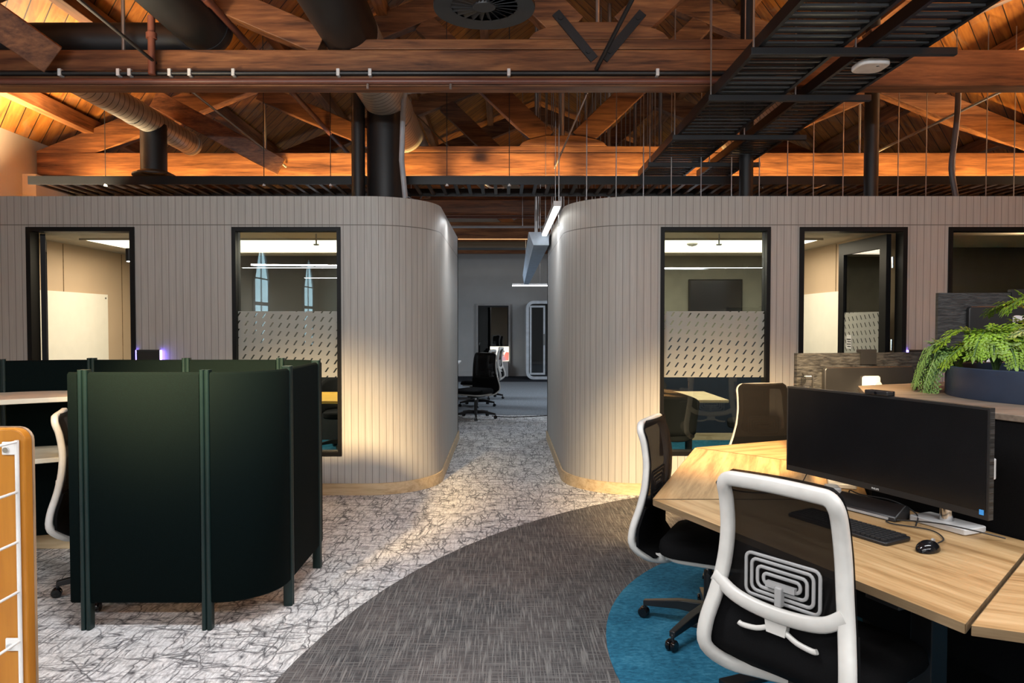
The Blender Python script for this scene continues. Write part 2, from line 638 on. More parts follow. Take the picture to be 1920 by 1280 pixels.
def m_sarking(sign):
    """Diagonal roof boards."""
    k = NT('diagonal roof boards')
    s = k.n('ShaderNodeSeparateXYZ')
    k.put(s.inputs[0], k.n('ShaderNodeTexCoord').outputs['Object'])
    x, y = s.outputs[0], s.outputs[1]
    c0 = k.math('MULTIPLY', k.math('ADD', k.math('MULTIPLY', x, sign), y), 0.7071)
    d0 = k.math('MULTIPLY', k.math('SUBTRACT', k.math('MULTIPLY', x, sign), y), 0.7071)
    q = k.math('DIVIDE', c0, 0.165)
    fr = k.math('FRACT', q)
    line = k.math('LESS_THAN', fr, 0.065)
    wn = k.n('ShaderNodeTexWhiteNoise', noise_dimensions='1D')
    k.put(wn.inputs['W'], k.math('FLOOR', q))
    cb = k.n('ShaderNodeCombineXYZ')
    k.put(cb.inputs[0], k.math('MULTIPLY', c0, 9))
    k.put(cb.inputs[1], k.math('MULTIPLY', d0, 1.1))
    k.put(cb.inputs[2], k.math('MULTIPLY', wn.outputs[0], 40))
    g = k.noise(cb.outputs[0], 1.5, 6, 0.6, 0.9)
    c = k.ramp(g, [(0.28, (0.13, 0.034, 0.006)), (0.5, (0.4, 0.135, 0.018)), (0.72, (0.56, 0.235, 0.04))])
    c = k.mix(k.math('MULTIPLY', wn.outputs[0], 0.5), c, (0.2, 0.07, 0.02))
    stain = k.noise(k.coord('Object'), 2.3, 5, 0.65, 1.5)
    c = k.mix(k.ramp(stain, [(0.55, (0, 0, 0)), (0.72, (0.5, 0.5, 0.5))]), c, (0.34, 0.22, 0.13))
    c = k.mix(line, c, (0.012, 0.006, 0.003))
    k.bump(k.math('SUBTRACT', k.math('MULTIPLY', g, 0.2), line), 0.5, 0.01)
    return k.fin(c, 0.5, 0, 0.35)


def m_light_carpet():
    k = NT('pale crackle carpet')
    base = k.coord('Object')
    wob = k.noise(base, 9, 3, 0.6)
    mp = k.n('ShaderNodeVectorMath', operation='MULTIPLY_ADD')
    cb = k.n('ShaderNodeCombineXYZ')
    for i in range(3):
        k.put(cb.inputs[i], wob)
    k.put(mp.inputs[0], cb.outputs[0])
    mp.inputs[1].default_value = (0.05, 0.07, 0)
    k.put(mp.inputs[2], base)
    rows = []
    for sc_, rot, w, lo, hi in (((6.5, 3.6, 1), 0.5, 0.035, 0.36, 0.5), ((4, 24, 1), 1.05, 0.16, 0.46, 0.6), ((24, 4.5, 1), 0.25, 0.16, 0.46, 0.6), ((5, 30, 1), 2.2, 0.17, 0.5, 0.62), ((34, 9, 1), 1.3, 0.2, 0.5, 0.64)):
        m2 = k.n('ShaderNodeMapping')
        m2.inputs['Scale'].default_value = sc_
        m2.inputs['Rotation'].default_value = (0, 0, rot)
        k.put(m2.inputs['Vector'], mp.outputs[0])
        vo = k.n('ShaderNodeTexVoronoi', feature='DISTANCE_TO_EDGE', voronoi_dimensions='2D')
        k.put(vo.inputs['Vector'], m2.outputs[0])
        vo.inputs['Scale'].default_value = 1.0
        gate = k.noise(m2.outputs[0], 0.55, 2)
        ln = k.math('SUBTRACT', 1.0, k.math('DIVIDE', vo.outputs['Distance'], w, None, True), None, True)
        rows.append(k.math('MULTIPLY', ln, k.ramp(gate, [(lo, (0, 0, 0)), (hi, (1, 1, 1))])))
    lines = rows[0]
    for r_ in rows[1:]:
        lines = k.math('MAXIMUM', lines, r_)
    st = k.noise(k.coord('Object', (1, 1, 1), rot=(0, 0, 0.6)), 60, 3, 0.7)
    st2 = k.noise(k.coord('Object', (70, 12, 1), rot=(0, 0, 0.5)), 1.0, 4, 0.7)
    c = k.ramp(k.math('MULTIPLY_ADD', st2, 0.65, k.math('MULTIPLY', st, 0.35)), [(0.34, (0.25, 0.25, 0.25)), (0.46, (0.6, 0.6, 0.59)), (0.6, (0.84, 0.84, 0.82))])
    c = k.mix(k.math('MULTIPLY', lines, 0.95), c, (0.045, 0.045, 0.05))
    tint = k.noise(k.coord('Object'), 0.9, 2)
    c = k.mix(k.ramp(tint, [(0.4, (0, 0, 0)), (0.62, (0.35, 0.35, 0.35))]), c, k.mix(1.0, c, (0.72, 0.76, 0.88), 'MULTIPLY'))
    k.bump(st, 0.35, 0.004)
    return k.fin(c, 0.95, 0, 0.1)


def m_dark_carpet():
    k = NT('charcoal woven carpet')
    a = k.noise(k.coord('Object', (130, 4.5, 1), rot=(0, 0, R(-6))), 1.0, 3, 0.65)
    b = k.noise(k.coord('Object', (4.5, 115, 1), rot=(0, 0, R(-4))), 1.0, 3, 0.65)
    l1 = k.ramp(a, [(0.47, (0, 0, 0)), (0.64, (1, 1, 1))])
    l2 = k.ramp(b, [(0.49, (0, 0, 0)), (0.66, (1, 1, 1))])
    f = k.math('MAXIMUM', l1, k.math('MULTIPLY', l2, 0.8))
    big = k.noise(k.coord('Object'), 2.2, 3)
    c0 = k.ramp(big, [(0.35, (0.052, 0.052, 0.055)), (0.65, (0.08, 0.073, 0.073))])
    c = k.mix(k.math('MULTIPLY', f, 0.68), c0, (0.26, 0.255, 0.245))
    k.bump(f, 0.3, 0.003)
    return k.fin(c, 0.95, 0, 0.1)


def m_blue_carpet():
    k = NT('teal blue carpet')
    a = k.noise(k.coord('Object', (30, 60, 1)), 1.0, 5, 0.7, 0.5)
    b = k.noise(k.coord('Object'), 3.5, 4, 0.6)
    f = k.math('MULTIPLY_ADD', a, 0.6, k.math('MULTIPLY', b, 0.4))
    c = k.ramp(f, [(0.34, (0.01, 0.06, 0.11)), (0.52, (0.026, 0.15, 0.25)), (0.68, (0.07, 0.26, 0.38))])
    k.bump(a, 0.4, 0.004)
    return k.fin(c, 0.95, 0, 0.1)


def m_spiral():
    """Spiral-wound galvanised duct: seams across the duct's own y axis."""
    k = NT('spiral wound duct')
    s = k.n('ShaderNodeSeparateXYZ')
    k.put(s.inputs[0], k.n('ShaderNodeTexCoord').outputs['Object'])
    q = k.math('FRACT', k.math('DIVIDE', k.math('ADD', s.outputs[1], k.math('MULTIPLY', s.outputs[0], 0.2)), 0.085))
    rib = k.math('LESS_THAN', q, 0.13)
    c = k.mix(rib, (0.5, 0.48, 0.43), (0.1, 0.096, 0.09))
    k.bump(rib, 0.6, 0.006)
    return k.fin(c, 0.36, 0.45)


def m_tex_back():
    k = NT('textured monitor back')
    v = k.coord('Object', (14, 1, 75))
    nz = k.noise(v, 1.0, 4, 0.7, 0.5)
    c = k.ramp(nz, [(0.4, (0.006, 0.006, 0.0065)), (0.65, (0.045, 0.045, 0.045))])
    k.bump(nz, 0.8, 0.006)
    return k.fin(c, 0.45)


M['spiral'] = m_spiral()
M['monitor_back'] = m_tex_back()
M['carpet_pale'] = m_light_carpet()
M['carpet_dark'] = m_dark_carpet()
M['carpet_blue'] = m_blue_carpet()


# ------------------------------------------------------------------ places
def P(u, v, Y):
    """The point at depth Y that the photograph shows at (u, v)."""
    p = R(1.5)
    dx, dy = (u - 945) / FPX, (640 - v) / FPX
    ry = math.cos(p) + dy * math.sin(p)
    rz = dy * math.cos(p) - math.sin(p)
    t = Y / ry
    return Vector((dx * t, Y, EYE + rz * t))


FRONT = 6.36          # front face of the meeting rooms
POD_H = 2.68
XL, XR = -5.6, 7.2    # long walls
RIDGE = 0.7
END = 20.6
TRUSS_Y = [5.29, 8.46, 11.62, 14.8, 17.95]


def rafter_z(x):      # underside of the rafters
    x = x if x <= RIDGE else 2 * RIDGE - x
    return 3.60 + 0.395 * (x + 4.74)


def roof_z(x):
    return rafter_z(x) + 0.46


# ------------------------------------------------------------------ room shell
fl = MB().box(XL - 0.2, XR + 0.2, -8.6, END + 0.2, -0.1, 0.0).build('floor', M['carpet_pale'], smooth=0)
struct(fl, 'pale grey carpet with dark twig lines over the whole office floor')


def disc(cx, cy, r, xmax, ymax, n=96):
    out = []
    for k in range(n):
        p = (min(xmax, cx + r * math.cos(2 * PI * k / n)), min(ymax, cy + r * math.sin(2 * PI * k / n)))
        if not out or (Vector(p) - Vector(out[-1])).length > 1e-4:
            out.append(p)
    return out


struct(MB().prism(disc(3.547, 2.331, 4.589, XR - 0.01, FRONT - 0.02), 0.0, 0.004).build('floor_charcoal', M['carpet_dark'], smooth=0),
       'charcoal woven carpet field with a curved edge')
struct(MB().prism(disc(2.342, 3.223, 1.854, 9, 9), 0.004, 0.008).build('floor_blue', M['carpet_blue'], smooth=0),
       'round teal blue carpet field under the desks')

struct(MB().box(XL, XR, 11.9, 18.6, 0, 0.004).build('floor_far', m_fabric('slate carpet', (0.17, 0.19, 0.21), 40), smooth=0), 'slate grey carpet of the far office')
struct(MB().box(XL, XR, 18.6, END, 0, 0.004).build('floor_edge', m_fabric('navy carpet', (0.02, 0.024, 0.032), 40), smooth=0), 'dark carpet strip along the far wall')
struct(MB().box(XL - 0.2, XL, -8.6, END, 0, 4.1).build('wall_left', M['cream_wall'], smooth=0))
struct(MB().box(XR, XR + 0.2, -8.6, END, 0, 4.1).build('wall_right', M['cream_wall'], smooth=0))
struct(MB().box(XL, XR, END, END + 0.2, 0, 6.6).build('wall_far', M['grey_wall'], smooth=0))
struct(MB().box(XL, XR, -8.8, -8.6, 0, 6.6).build('wall_back', M['cream_wall'], smooth=0))
struct(MB().box(XL, XR, END - 0.03, END, 0, 0.16).build('baseboard_far', M['grey_wall'], smooth=0))
for i, ty in enumerate(TRUSS_Y[:3]):
    struct(MB().box(XL, XL + 0.16, ty - 0.17, ty + 0.33, 0, 3.28).build('trim_%d' % (i + 1), M['cream_wall'], smooth=0), 'plastered wall pier')
for nm, x0, x1, sg in (('ceiling_left', XL - 0.3, RIDGE, 1.0), ('ceiling_right', RIDGE, XR + 0.3, -1.0)):
    k = MB()
    y0, y1 = -8.6, END
    z0, z1 = roof_z(x0), roof_z(x1)
    k.add([(x0, y0, z0), (x1, y0, z1), (x1, y1, z1), (x0, y1, z0), (x0, y0, z0 + .06), (x1, y0, z1 + .06), (x1, y1, z1 + .06), (x0, y1, z0 + .06)],
          [(0, 3, 2, 1), (4, 5, 6, 7), (0, 1, 5, 4), (1, 2, 6, 5), (2, 3, 7, 6), (3, 0, 4, 7)])
    struct(k.build(nm, m_sarking(sg), smooth=0), 'sloping roof lined with orange brown diagonal boards')

# ------------------------------------------------------------------ meeting rooms (two boarded pods)
TOPZ = 2.405   # head of the openings
TH = 0.1


def pod_wall(name, side, x_out, x_in, rad, openings):
    """side +1: the rounded corner is at the wall's right end (x_in); -1 mirrored. openings: (x0, x1, z0)."""
    k = MB()
    uv = []

    def bx(x0, x1, z0, z1):
        n = len(k.v)
        k.box(x0, x1, FRONT, FRONT + TH, z0, z1)
        uv.extend((v[0], v[2]) for v in k.v[n:])
    cx = x_in - side * rad
    a, b = (x_out, cx) if side > 0 else (cx, x_out)
    cur = a
    for (x0, x1, z0) in sorted(openings):
        bx(cur, x0, 0, POD_H)
        bx(x0, x1, TOPZ, POD_H)
        if z0 > 0:
            bx(x0, x1, 0, z0)
        cur = x1
    bx(cur, b, 0, POD_H)
    cy = FRONT + rad
    N = 20
    base = len(k.v)
    for i in range(N + 1):
        t = PI / 2 * i / N
        for r in (rad, rad - TH):
            for z in (0, POD_H):
                k.v.append((cx + side * r * math.sin(t), cy - r * math.cos(t), z))
                uv.append((cx + side * rad * t, z))
    for i in range(N):
        p, q = base + 4 * i, base + 4 * i + 4
        for f in ((p, q, q + 1, p + 1), (p + 2, p + 3, q + 3, q + 2), (p + 1, q + 1, q + 3, p + 3)):
            k.f.append(f if side > 0 else tuple(reversed(f)))
    n = len(k.v)
    sx0, sx1 = (x_in - TH, x_in) if side > 0 else (x_in, x_in + TH)
    k.box(sx0, sx1, cy, 9.5, 0, POD_H)
    uv.extend((cx + side * (rad * PI / 2 + v[1] - cy), v[2]) for v in k.v[n:])
    n = len(k.v)
    xs = sorted((x_out, x_in))
    k.box(xs[0], xs[1], 9.4, 9.5, 0, POD_H)
    uv.extend((v[0], v[2]) for v in k.v[n:])
    o = struct(k.build(name, M['boards'], smooth=35, uv=uv), 'whitewashed vertical boarding of a meeting room with rounded corner')
    # skirting along the same line
    path = [(x_out, FRONT), (cx, FRONT)] + [(cx + side * rad * math.sin(PI / 2 * i / N), cy - rad * math.cos(PI / 2 * i / N)) for i in range(1, N + 1)] + [(x_in, 9.5)]


    s = MB()
    for i, (x, y) in enumerate(path):
        if i == 0:
            nx, ny = 0, -1
        elif i >= 2 and i <= N + 1:
            t = PI / 2 * (i - 1) / N
            nx, ny = side * math.sin(t), -math.cos(t)
        elif i == 1:
            nx, ny = 0, -1
        else:
            nx, ny = side, 0
        for d in (0.001, 0.016):
            for z in (0.0, 0.105):
                s.v.append((x + nx * d, y + ny * d, z))
    for i in range(len(path) - 1):
        p, q = 4 * i, 4 * i + 4
        for f in ((p + 2, q + 2, q + 3, p + 3), (p + 1, p + 3, q + 3, q + 1)):
            s.f.append(f if side > 0 else tuple(reversed(f)))
    struct(s.build('baseboard_' + name.split('_', 1)[1], M['skirting']), 'pine skirting following the curved wall')
    r2 = rad - TH - 0.004
    inner = [(cx + side * r2 * math.sin(PI / 2 * i / N), cy - r2 * math.cos(PI / 2 * i / N)) for i in range(N + 1)] + [(x_in - side * (TH + 0.004), 9.4), (x_out + side * 0.02, 9.4), (x_out + side * 0.02, FRONT + TH + 0.004)]
    if side < 0:
        inner = inner[::-1]
    struct(MB().prism(inner, 2.43, 2.5).build('ceiling_' + name.split('_', 1)[1], M['room_ceiling'], smooth=0))
    struct(MB().prism(inner, 0.0, 0.006).build('floor_' + name.split('_', 1)[1], M['carpet_blue'], smooth=0))
    return o


DOOR_L = (-4.266, -3.30, 0.0)
WIN_L = (-2.43, -1.459, 0.355)
WIN_R = (1.40, 2.38, 0.36)
DOOR_R = (2.64, 3.60, 0.0)
WIN_D = (3.97, 4.95, 0.0)
pod_wall('wall_pod_left', 1, XL + 0.02, -0.615, 0.62, [DOOR_L, WIN_L])
pod_wall('wall_pod_right', -1, XR - 0.02, 0.58, 0.66, [WIN_R, DOOR_R, WIN_D])
# inside the rooms
struct(MB().box(-4.97, -4.87, FRONT + TH, 9.4, 0, 2.43).build('wall_room_left', M['room_wall'], smooth=0))
struct(MB().box(-4.87, -0.72, 9.34, 9.4, 0, 2.43).build('wall_room_back', M['dark_wall'], smooth=0))
struct(MB().box(3.67, 3.80, FRONT + TH, 9.4, 0, 2.43).build('wall_room_right', M['room_wall'], smooth=0))
struct(MB().box(0.69, 3.67, 9.34, 9.4, 0, 2.43).build('wall_screen', plain('olive grey lining', (0.15, 0.145, 0.115), 0.7), smooth=0))
struct(MB().box(0.69, 3.66, 9.325, 9.34, 0.1, 1.35).build('trim_13', plain('navy wall panel', (0.012, 0.02, 0.04), 0.8), smooth=0))
struct(MB().box(3.80, XR - 0.03, 8.3, 8.4, 0, 2.43).build('wall_dark_room', M['dark_wall'], smooth=0))
struct(MB().box(0.7, 3.66, 9.32, 9.34, 0, 0.1).build('baseboard_screen', M['skirting'], smooth=0))
# shadow joints of the wall lining
for x, y0, y1, nm in ((-4.868, 7.0, 9.3, 'trim_11'), (3.668, 7.0, 9.3, 'trim_12')):
    k = MB()
    for yy in (7.85, 9.05):
        k.box(x - 0.003, x + 0.003, yy, yy + 0.008, 0, 2.42)
    struct(k.build(nm, M['oak_edge'], smooth=0))


def bars(x0, x1, z0, z1, y0, y1, w, base=True):
    k = MB().box(x0, x0 + w, y0, y1, z0, z1).box(x1 - w, x1, y0, y1, z0, z1).box(x0 + w, x1 - w, y0, y1, z1 - w, z1)
    if base:
        k.box(x0 + w, x1 - w, y0, y1, z0, z0 + w)
    return k


def window(i, x0, x1, z0, film=True, label=''):
    r = struct(thing('window_%d' % i, None, None, ((x0 + x1) / 2, FRONT, z0)), label)
    bars(x0, x1, z0, TOPZ, FRONT - 0.015, FRONT + TH + 0.01, 0.034).build('window_frame', M['frame_black'], r, smooth=0, world=True)
    MB().box(x0 + 0.034, x1 - 0.034, FRONT + 0.04, FRONT + 0.05, z0 + 0.034, TOPZ - 0.034).build('pane', M['glass'], r, smooth=0, world=True)
    if film:
        MB().box(x0 + 0.035, x1 - 0.035, FRONT + 0.034, FRONT + 0.0365, 1.06, 1.655).build('frosted_film', M['film'], r, smooth=0, world=True)
    return r


window(1, *WIN_L, label='black framed window with frosted dash band beside the green screens')
window(2, *WIN_R, label='black framed window with frosted dash band behind the desks')
d3 = struct(thing('door_3', None, None, (4.46, FRONT, 0)), 'black framed open doorway to the unlit room')
bars(WIN_D[0], WIN_D[1], 0, TOPZ, FRONT - 0.015, FRONT + TH + 0.01, 0.036, False).build('door_frame', M['frame_black'], d3, smooth=0, world=True)
# open door of the first meeting room: its leaf stands almost edge-on
d1 = struct(thing('door_1', None, None, (-3.78, FRONT, 0)), 'black framed doorway with its leaf open inwards')
bars(DOOR_L[0], DOOR_L[1], 0, TOPZ, FRONT - 0.015, FRONT + TH + 0.01, 0.04, False).build('door_frame', M['frame_black'], d1, smooth=0, world=True)
lm = Matrix.Translation((-4.2, FRONT + 0.12, 0)) @ Matrix.Rotation(R(122), 4, 'Z')
k = MB().box(0, 0.85, -0.02, 0.02, 0.01, 0.12, lm).box(0, 0.85, -0.02, 0.02, 2.26, 2.36, lm).box(0, 0.1, -0.02, 0.02, 0.12, 2.26, lm).box(0.75, 0.85, -0.02, 0.02, 0.12, 2.26, lm)
leaf = k.build('door_leaf', M['frame_black'], d1, smooth=0, world=True)
MB().box(0.1, 0.75, -0.004, 0.004, 0.12, 2.26, lm).build('pane', M['glass'], leaf, smooth=0).location = (-Vector(d1.location))
h = MB()
h.tube([lm @ Vector(q) for q in ((0.8, -0.02, 1.02), (0.8, -0.07, 1.02), (0.7, -0.07, 1.02))], 0.009)
h.build('door_handle', M['black_metal'], leaf).location = (-Vector(d1.location))
d2 = struct(thing('door_2', None, None, (3.12, FRONT, 0)), 'black framed doorway with glazed leaf open inwards')
bars(DOOR_R[0], DOOR_R[1], 0, TOPZ, FRONT - 0.015, FRONT + TH + 0.01, 0.04, False).build('door_frame', M['frame_black'], d2, smooth=0, world=True)
lm = Matrix.Translation((3.51, FRONT + 0.13, 0)) @ Matrix.Rotation(R(92), 4, 'Z')
k = MB().box(0, 0.86, -0.022, 0.022, 0.01, 0.12, lm).box(0, 0.86, -0.022, 0.022, 2.24, 2.36, lm).box(0, 0.11, -0.022, 0.022, 0.12, 2.24, lm).box(0.76, 0.86, -0.022, 0.022, 0.12, 2.24, lm)
leaf2 = k.build('door_leaf', M['frame_black'], d2, smooth=0, world=True)
MB().box(0.11, 0.76, -0.004, 0.004, 0.12, 2.24, lm).move(d2.location).build('pane', M['glass'], leaf2, smooth=0)
fm = MB().box(0, 0.65, -0.0012, 0.0012, 1.06, 1.655).build('frosted_film', M['film'], leaf2, smooth=0)
fm.matrix_local = Matrix.Translation(-Vector(d2.location)) @ lm @ Matrix.Translation((0.11, 0.006, 0))
MB().tube([lm @ Vector(q) for q in ((0.82, 0.02, 1.02), (0.82, 0.07, 1.02), (0.71, 0.07, 1.02))], 0.009).move(d2.location).build('door_handle', M['black_metal'], leaf2)
for q in (0.35, 1.3, 2.05):
    MB().cyl((3.535, FRONT + 0.11, q), (3.535, FRONT + 0.11, q + 0.1), 0.012, 10).move(d2.location).build('hinge', M['chrome'], d2)
sg = thing('door_sign', 'small white notice on the glass of the open door', 'sign', lm @ Vector((0.66, 0.009, 1.36)))
sg.rotation_euler = (0, 0, R(92))
MB().box(-0.05, 0.05, 0, 0.002, -0.07, 0.07).build('sheet', M['white_gloss'], sg, smooth=0)
k = MB()
for i in range(4):
    k.box(-0.038, 0.038 - 0.012 * (i % 2), 0.002, 0.003, 0.02 - i * 0.024, 0.03 - i * 0.024)
k.build('print', M['black_plastic'], sg, smooth=0)

# whiteboards on the room walls
for nm, x, y0, y1, lab in (('whiteboard', -4.868, 6.9, 8.7, 'whiteboard on the beige wall inside the doorway without glazed leaf'),
                           ('whiteboard', 3.668, 6.9, 8.75, 'whiteboard on the beige wall behind the open glazed door')):
    s = 1 if x < 0 else -1
    r = thing(nm, lab, 'whiteboard', (x, (y0 + y1) / 2, 1.3))
    MB().box(min(x, x + s * 0.015), max(x, x + s * 0.015), y0, y1, 0.75, 1.895).build('board', M['whiteboard'], r, smooth=0, world=True)
    for yy in (y0 + 0.06, y1 - 0.06):
        for zz in (0.8, 1.85):
            MB().cyl((x + s * 0.015, yy, zz), (x + s * 0.024, yy, zz), 0.012, 10).build('fixing', M['chrome'], r, world=True)

# luminous ceiling bands, smoke detectors and small downlights in the rooms
for x0, x1, lab in ((-4.4, -0.85, 'glowing warm ceiling band in the room by the green screens'), (0.85, 3.3, 'glowing warm ceiling band in the room behind the desks')):
    r = thing('ceiling_light', lab, 'ceiling light', ((x0 + x1) / 2, 8.0, 2.43))
    MB().box(x0, x1, 7.42, 8.75, 2.418, 2.4295).build('diffuser', M['lamp_cove'], r, smooth=0, world=True)
    for yy in (7.40, 8.75):
        MB().box(x0 - 0.02, x1 + 0.02, yy, yy + 0.02, 2.41, 2.4295).build('side_trim', M['room_ceiling'], r, smooth=0, world=True)
for x, y, lab in ((-1.86, 7.05, 'small sprinkler sensor below the ceiling by the green screens'), (2.13, 7.05, 'small sprinkler sensor below the ceiling behind the desks')):
    r = thing('sprinkler', lab, 'sprinkler', (x, y, 2.43))
    MB().cyl((0, 0, 0), (0, 0, -0.1), 0.008, 8).build('stem', M['steel'], r)
    MB().lathe([(0.0, -0.115), (0.025, -0.112), (0.03, -0.1), (0.0, -0.098)], 14).build('head', M['white_gloss'], r)
r = thing('smoke_detector', 'round white smoke detector on the glowing ceiling band', 'smoke detector', (2.05, 7.75, 2.418))
MB().lathe([(0, -0.03), (0.04, -0.028), (0.06, -0.012), (0.06, 0)], 20).build('body', M['white_gloss'], r)
MB().lathe([(0, -0.036), (0.015, -0.035), (0.015, -0.028)], 12).build('lens', M['grey_plastic'], r)
r = thing('surface_downlight', 'short black cylinder downlight inside the first doorway', 'downlight', (-3.52, 6.7, 2.25))
MB().cyl((0, 0, -0.12), (0, 0, 0.0), 0.04, 18).build('housing', M['black_metal'], r)
MB().cyl((0, 0, -0.125), (0, 0, -0.118), 0.032, 18).build('diffuser', M['lamp_white'], r)
MB().cyl((0, 0, 0), (0, 0, 0.18), 0.008, 8).build('stem', M['black_metal'], r)
# wall screen
r = thing('wall_tv', 'dark wall screen seen through the window behind the desks', 'tv', (2.8, 9.33, 1.9))
MB().box(2.42, 3.12, 9.29, 9.335, 1.66, 2.12).build('bezel', M['frame_black'], r, smooth=0, bevel=0.006, world=True)
MB().box(2.44, 3.10, 9.286, 9.29, 1.68, 2.10).build('screen', M['screen'], r, smooth=0, world=True)

# booking panels with violet side lights, on the boards beside the doors
for x, lab in ((-3.18, 'room booking tablet with violet glow beside the first doorway'), (3.72, 'room booking tablet with violet glow beside the glazed door')):
    r = thing('booking_panel', lab, 'tablet', (x, FRONT - 0.002, 1.24))
    MB().box(-0.105, 0.105, -0.03, 0, -0.07, 0.07).build('case', M['black_plastic'], r, smooth=0, bevel=0.005)
    MB().box(-0.09, 0.09, -0.032, -0.03, -0.055, 0.055).build('screen', M['screen'], r, smooth=0)
    for s in (-1, 1):
        MB().box(s * 0.108 - 0.004, s * 0.108 + 0.004, -0.024, -0.004, -0.066, 0.066).build('status_light', M['led_blue'], r, smooth=0)

# arched windows in the long wall behind the viewer (mirrored in the panes)
for i, wy in enumerate((-3.5, -7.4)):
    w = struct(thing('window_%d' % (i + 5), None, None, (XL, wy, 0.9)), 'tall arched window in the long wall')
    n = 14
    arch = [(wy - 0.5, 0.9)] + [(wy + 0.5, 0.9)] + [(wy + 0.5 - 0.5 * (k / n), 2.5 + 0.85 * math.sin(PI / 2 * k / n)) for k in range(n + 1)] + [(wy - 0.5 * (k / n), 2.5 + 0.85 * math.cos(PI / 2 * k / n)) for k in range(1, n + 1)]
    mt = Matrix(((0, 0, 1, XL), (1, 0, 0, 0), (0, 1, 0, 0), (0, 0, 0, 1)))
    MB().slab(arch, 0.004, 0.012, mt).build('pane', M['daylight'], w, smooth=0, world=True)
    k = MB().tube([(XL + 0.03, a, b) for a, b in arch], 0.035, 6, True)
    k.box(XL, XL + 0.05, wy - 0.5, wy + 0.5, 1.95, 2.03).box(XL, XL + 0.04, wy - 0.015, wy + 0.015, 0.9, 3.3).box(XL, XL + 0.04, wy - 0.5, wy + 0.5, 2.55, 2.58)
    k.build('window_frame', M['white_gloss'], w, world=True)

# ------------------------------------------------------------------ roof trusses
def iron_bolt(k, p, d=(0, -1, 0), r=0.02):
    p, d = Vector(p), Vector(d)
    k.cyl(p, p + d * 0.02, r, 6)


def truss(Y, label):
    t = thing('roof_truss', label, 'roof truss', (RIDGE, Y, 3.3))
    T = 0.16
    yc = T / 2
    hw = XR - RIDGE - 0.06
    zc = lambda z: z - 3.3
    MB().box(-6.24, hw, 0, T, 0, 0.265).build('bottom_chord', M['truss'], t, smooth=0, bevel=0.006)
    MB().box(-1.9, 1.95, 0.004, T - 0.004, 0.27, 0.345).build('chord_cap', M['truss'], t, smooth=0, bevel=0.006)
    for s in (-1, 1):
        x0 = -6.2 if s < 0 else 6.4
        zr = lambda x: zc(rafter_z(RIDGE - abs(x))) + 0.155
        MB().beam((x0, yc, zr(x0)), (0, yc, zr(0)), T - 0.014, 0.28).build('rafter', M['truss'], t, smooth=0, bevel=0.006)
        MB().beam((s * 3.6, yc, zr(3.6) - 0.19), (s * 2.05, yc, 0.33), T * 0.9, 0.2).build('strut', M['truss'], t, smooth=0, bevel=0.006)
        MB().beam((s * 1.66, yc, zr(1.66) - 0.14), (s * 0.2, yc, 0.42), T * 0.9, 0.25).build('strut', M['truss'], t, smooth=0, bevel=0.006)
        if Y < 6:      # iron straps show on the front truss only
            st = MB().beam((s * 0.32, -0.012, 0.53), (s * 0.035, -0.012, 0.19), 0.014, 0.065)
            st.move((0, 0, 0)).build('strap', M['strap'], t, smooth=0)
            for q in ((s * 0.285, -0.012, 0.49), (s * 0.08, -0.012, 0.245)):
                b = MB()
                iron_bolt(b, q)
                b.build('bolt', M['strap'], t)
        MB().cyl((s * 3.55, yc, 0.26), (s * 3.55, yc, zr(3.55) - 0.1), 0.014, 8).build('tie_rod', M['steel'], t)
    sad = [(-0.52, 0.345), (0.52, 0.345), (0.48, 0.39), (0.42, 0.42), (0.2, 0.47), (-0.2, 0.47), (-0.42, 0.42), (-0.48, 0.39)]
    m = Matrix(((1, 0, 0, 0), (0, 0, -1, T), (0, 1, 0, 0), (0, 0, 0, 1)))
    MB().slab(sad, 0.002, T - 0.002, m).build('saddle_block', M['truss'], t, smooth=0, bevel=0.005)
    MB().cyl((0, yc, 0.46), (0, yc, zc(rafter_z(RIDGE)) + 0.1), 0.016, 8).build('king_rod', M['steel'], t)
    return t


for Y, lab in zip(TRUSS_Y, ('dark timber roof truss spanning in front of the boarded rooms',
                            'orange lit timber roof truss above the boarded rooms',
                            'timber roof truss behind the orange lit one',
                            'timber roof truss third back from the orange lit one',
                            'timber roof truss next to the far wall')):
    truss(Y, lab)
steps = ('lowest', 'second', 'third', 'fourth', 'topmost')
for s, side in ((-1, 'slope by the cream pier'), (1, 'slope by the bent conduit')):
    for i in range(5):
        x = RIDGE + s * (5.62 - 1.16 * i)
        z = roof_z(x)
        o = MB().box(x - 0.06, x + 0.06, 1.2, END - 0.02, z - 0.17 - 0.024, z - 0.026).build('roof_purlin', M['purlin'], smooth=0, bevel=0.005)
        tag(o, '%s timber purlin up the roof %s' % (steps[i], side), 'purlin', 'roof purlins')

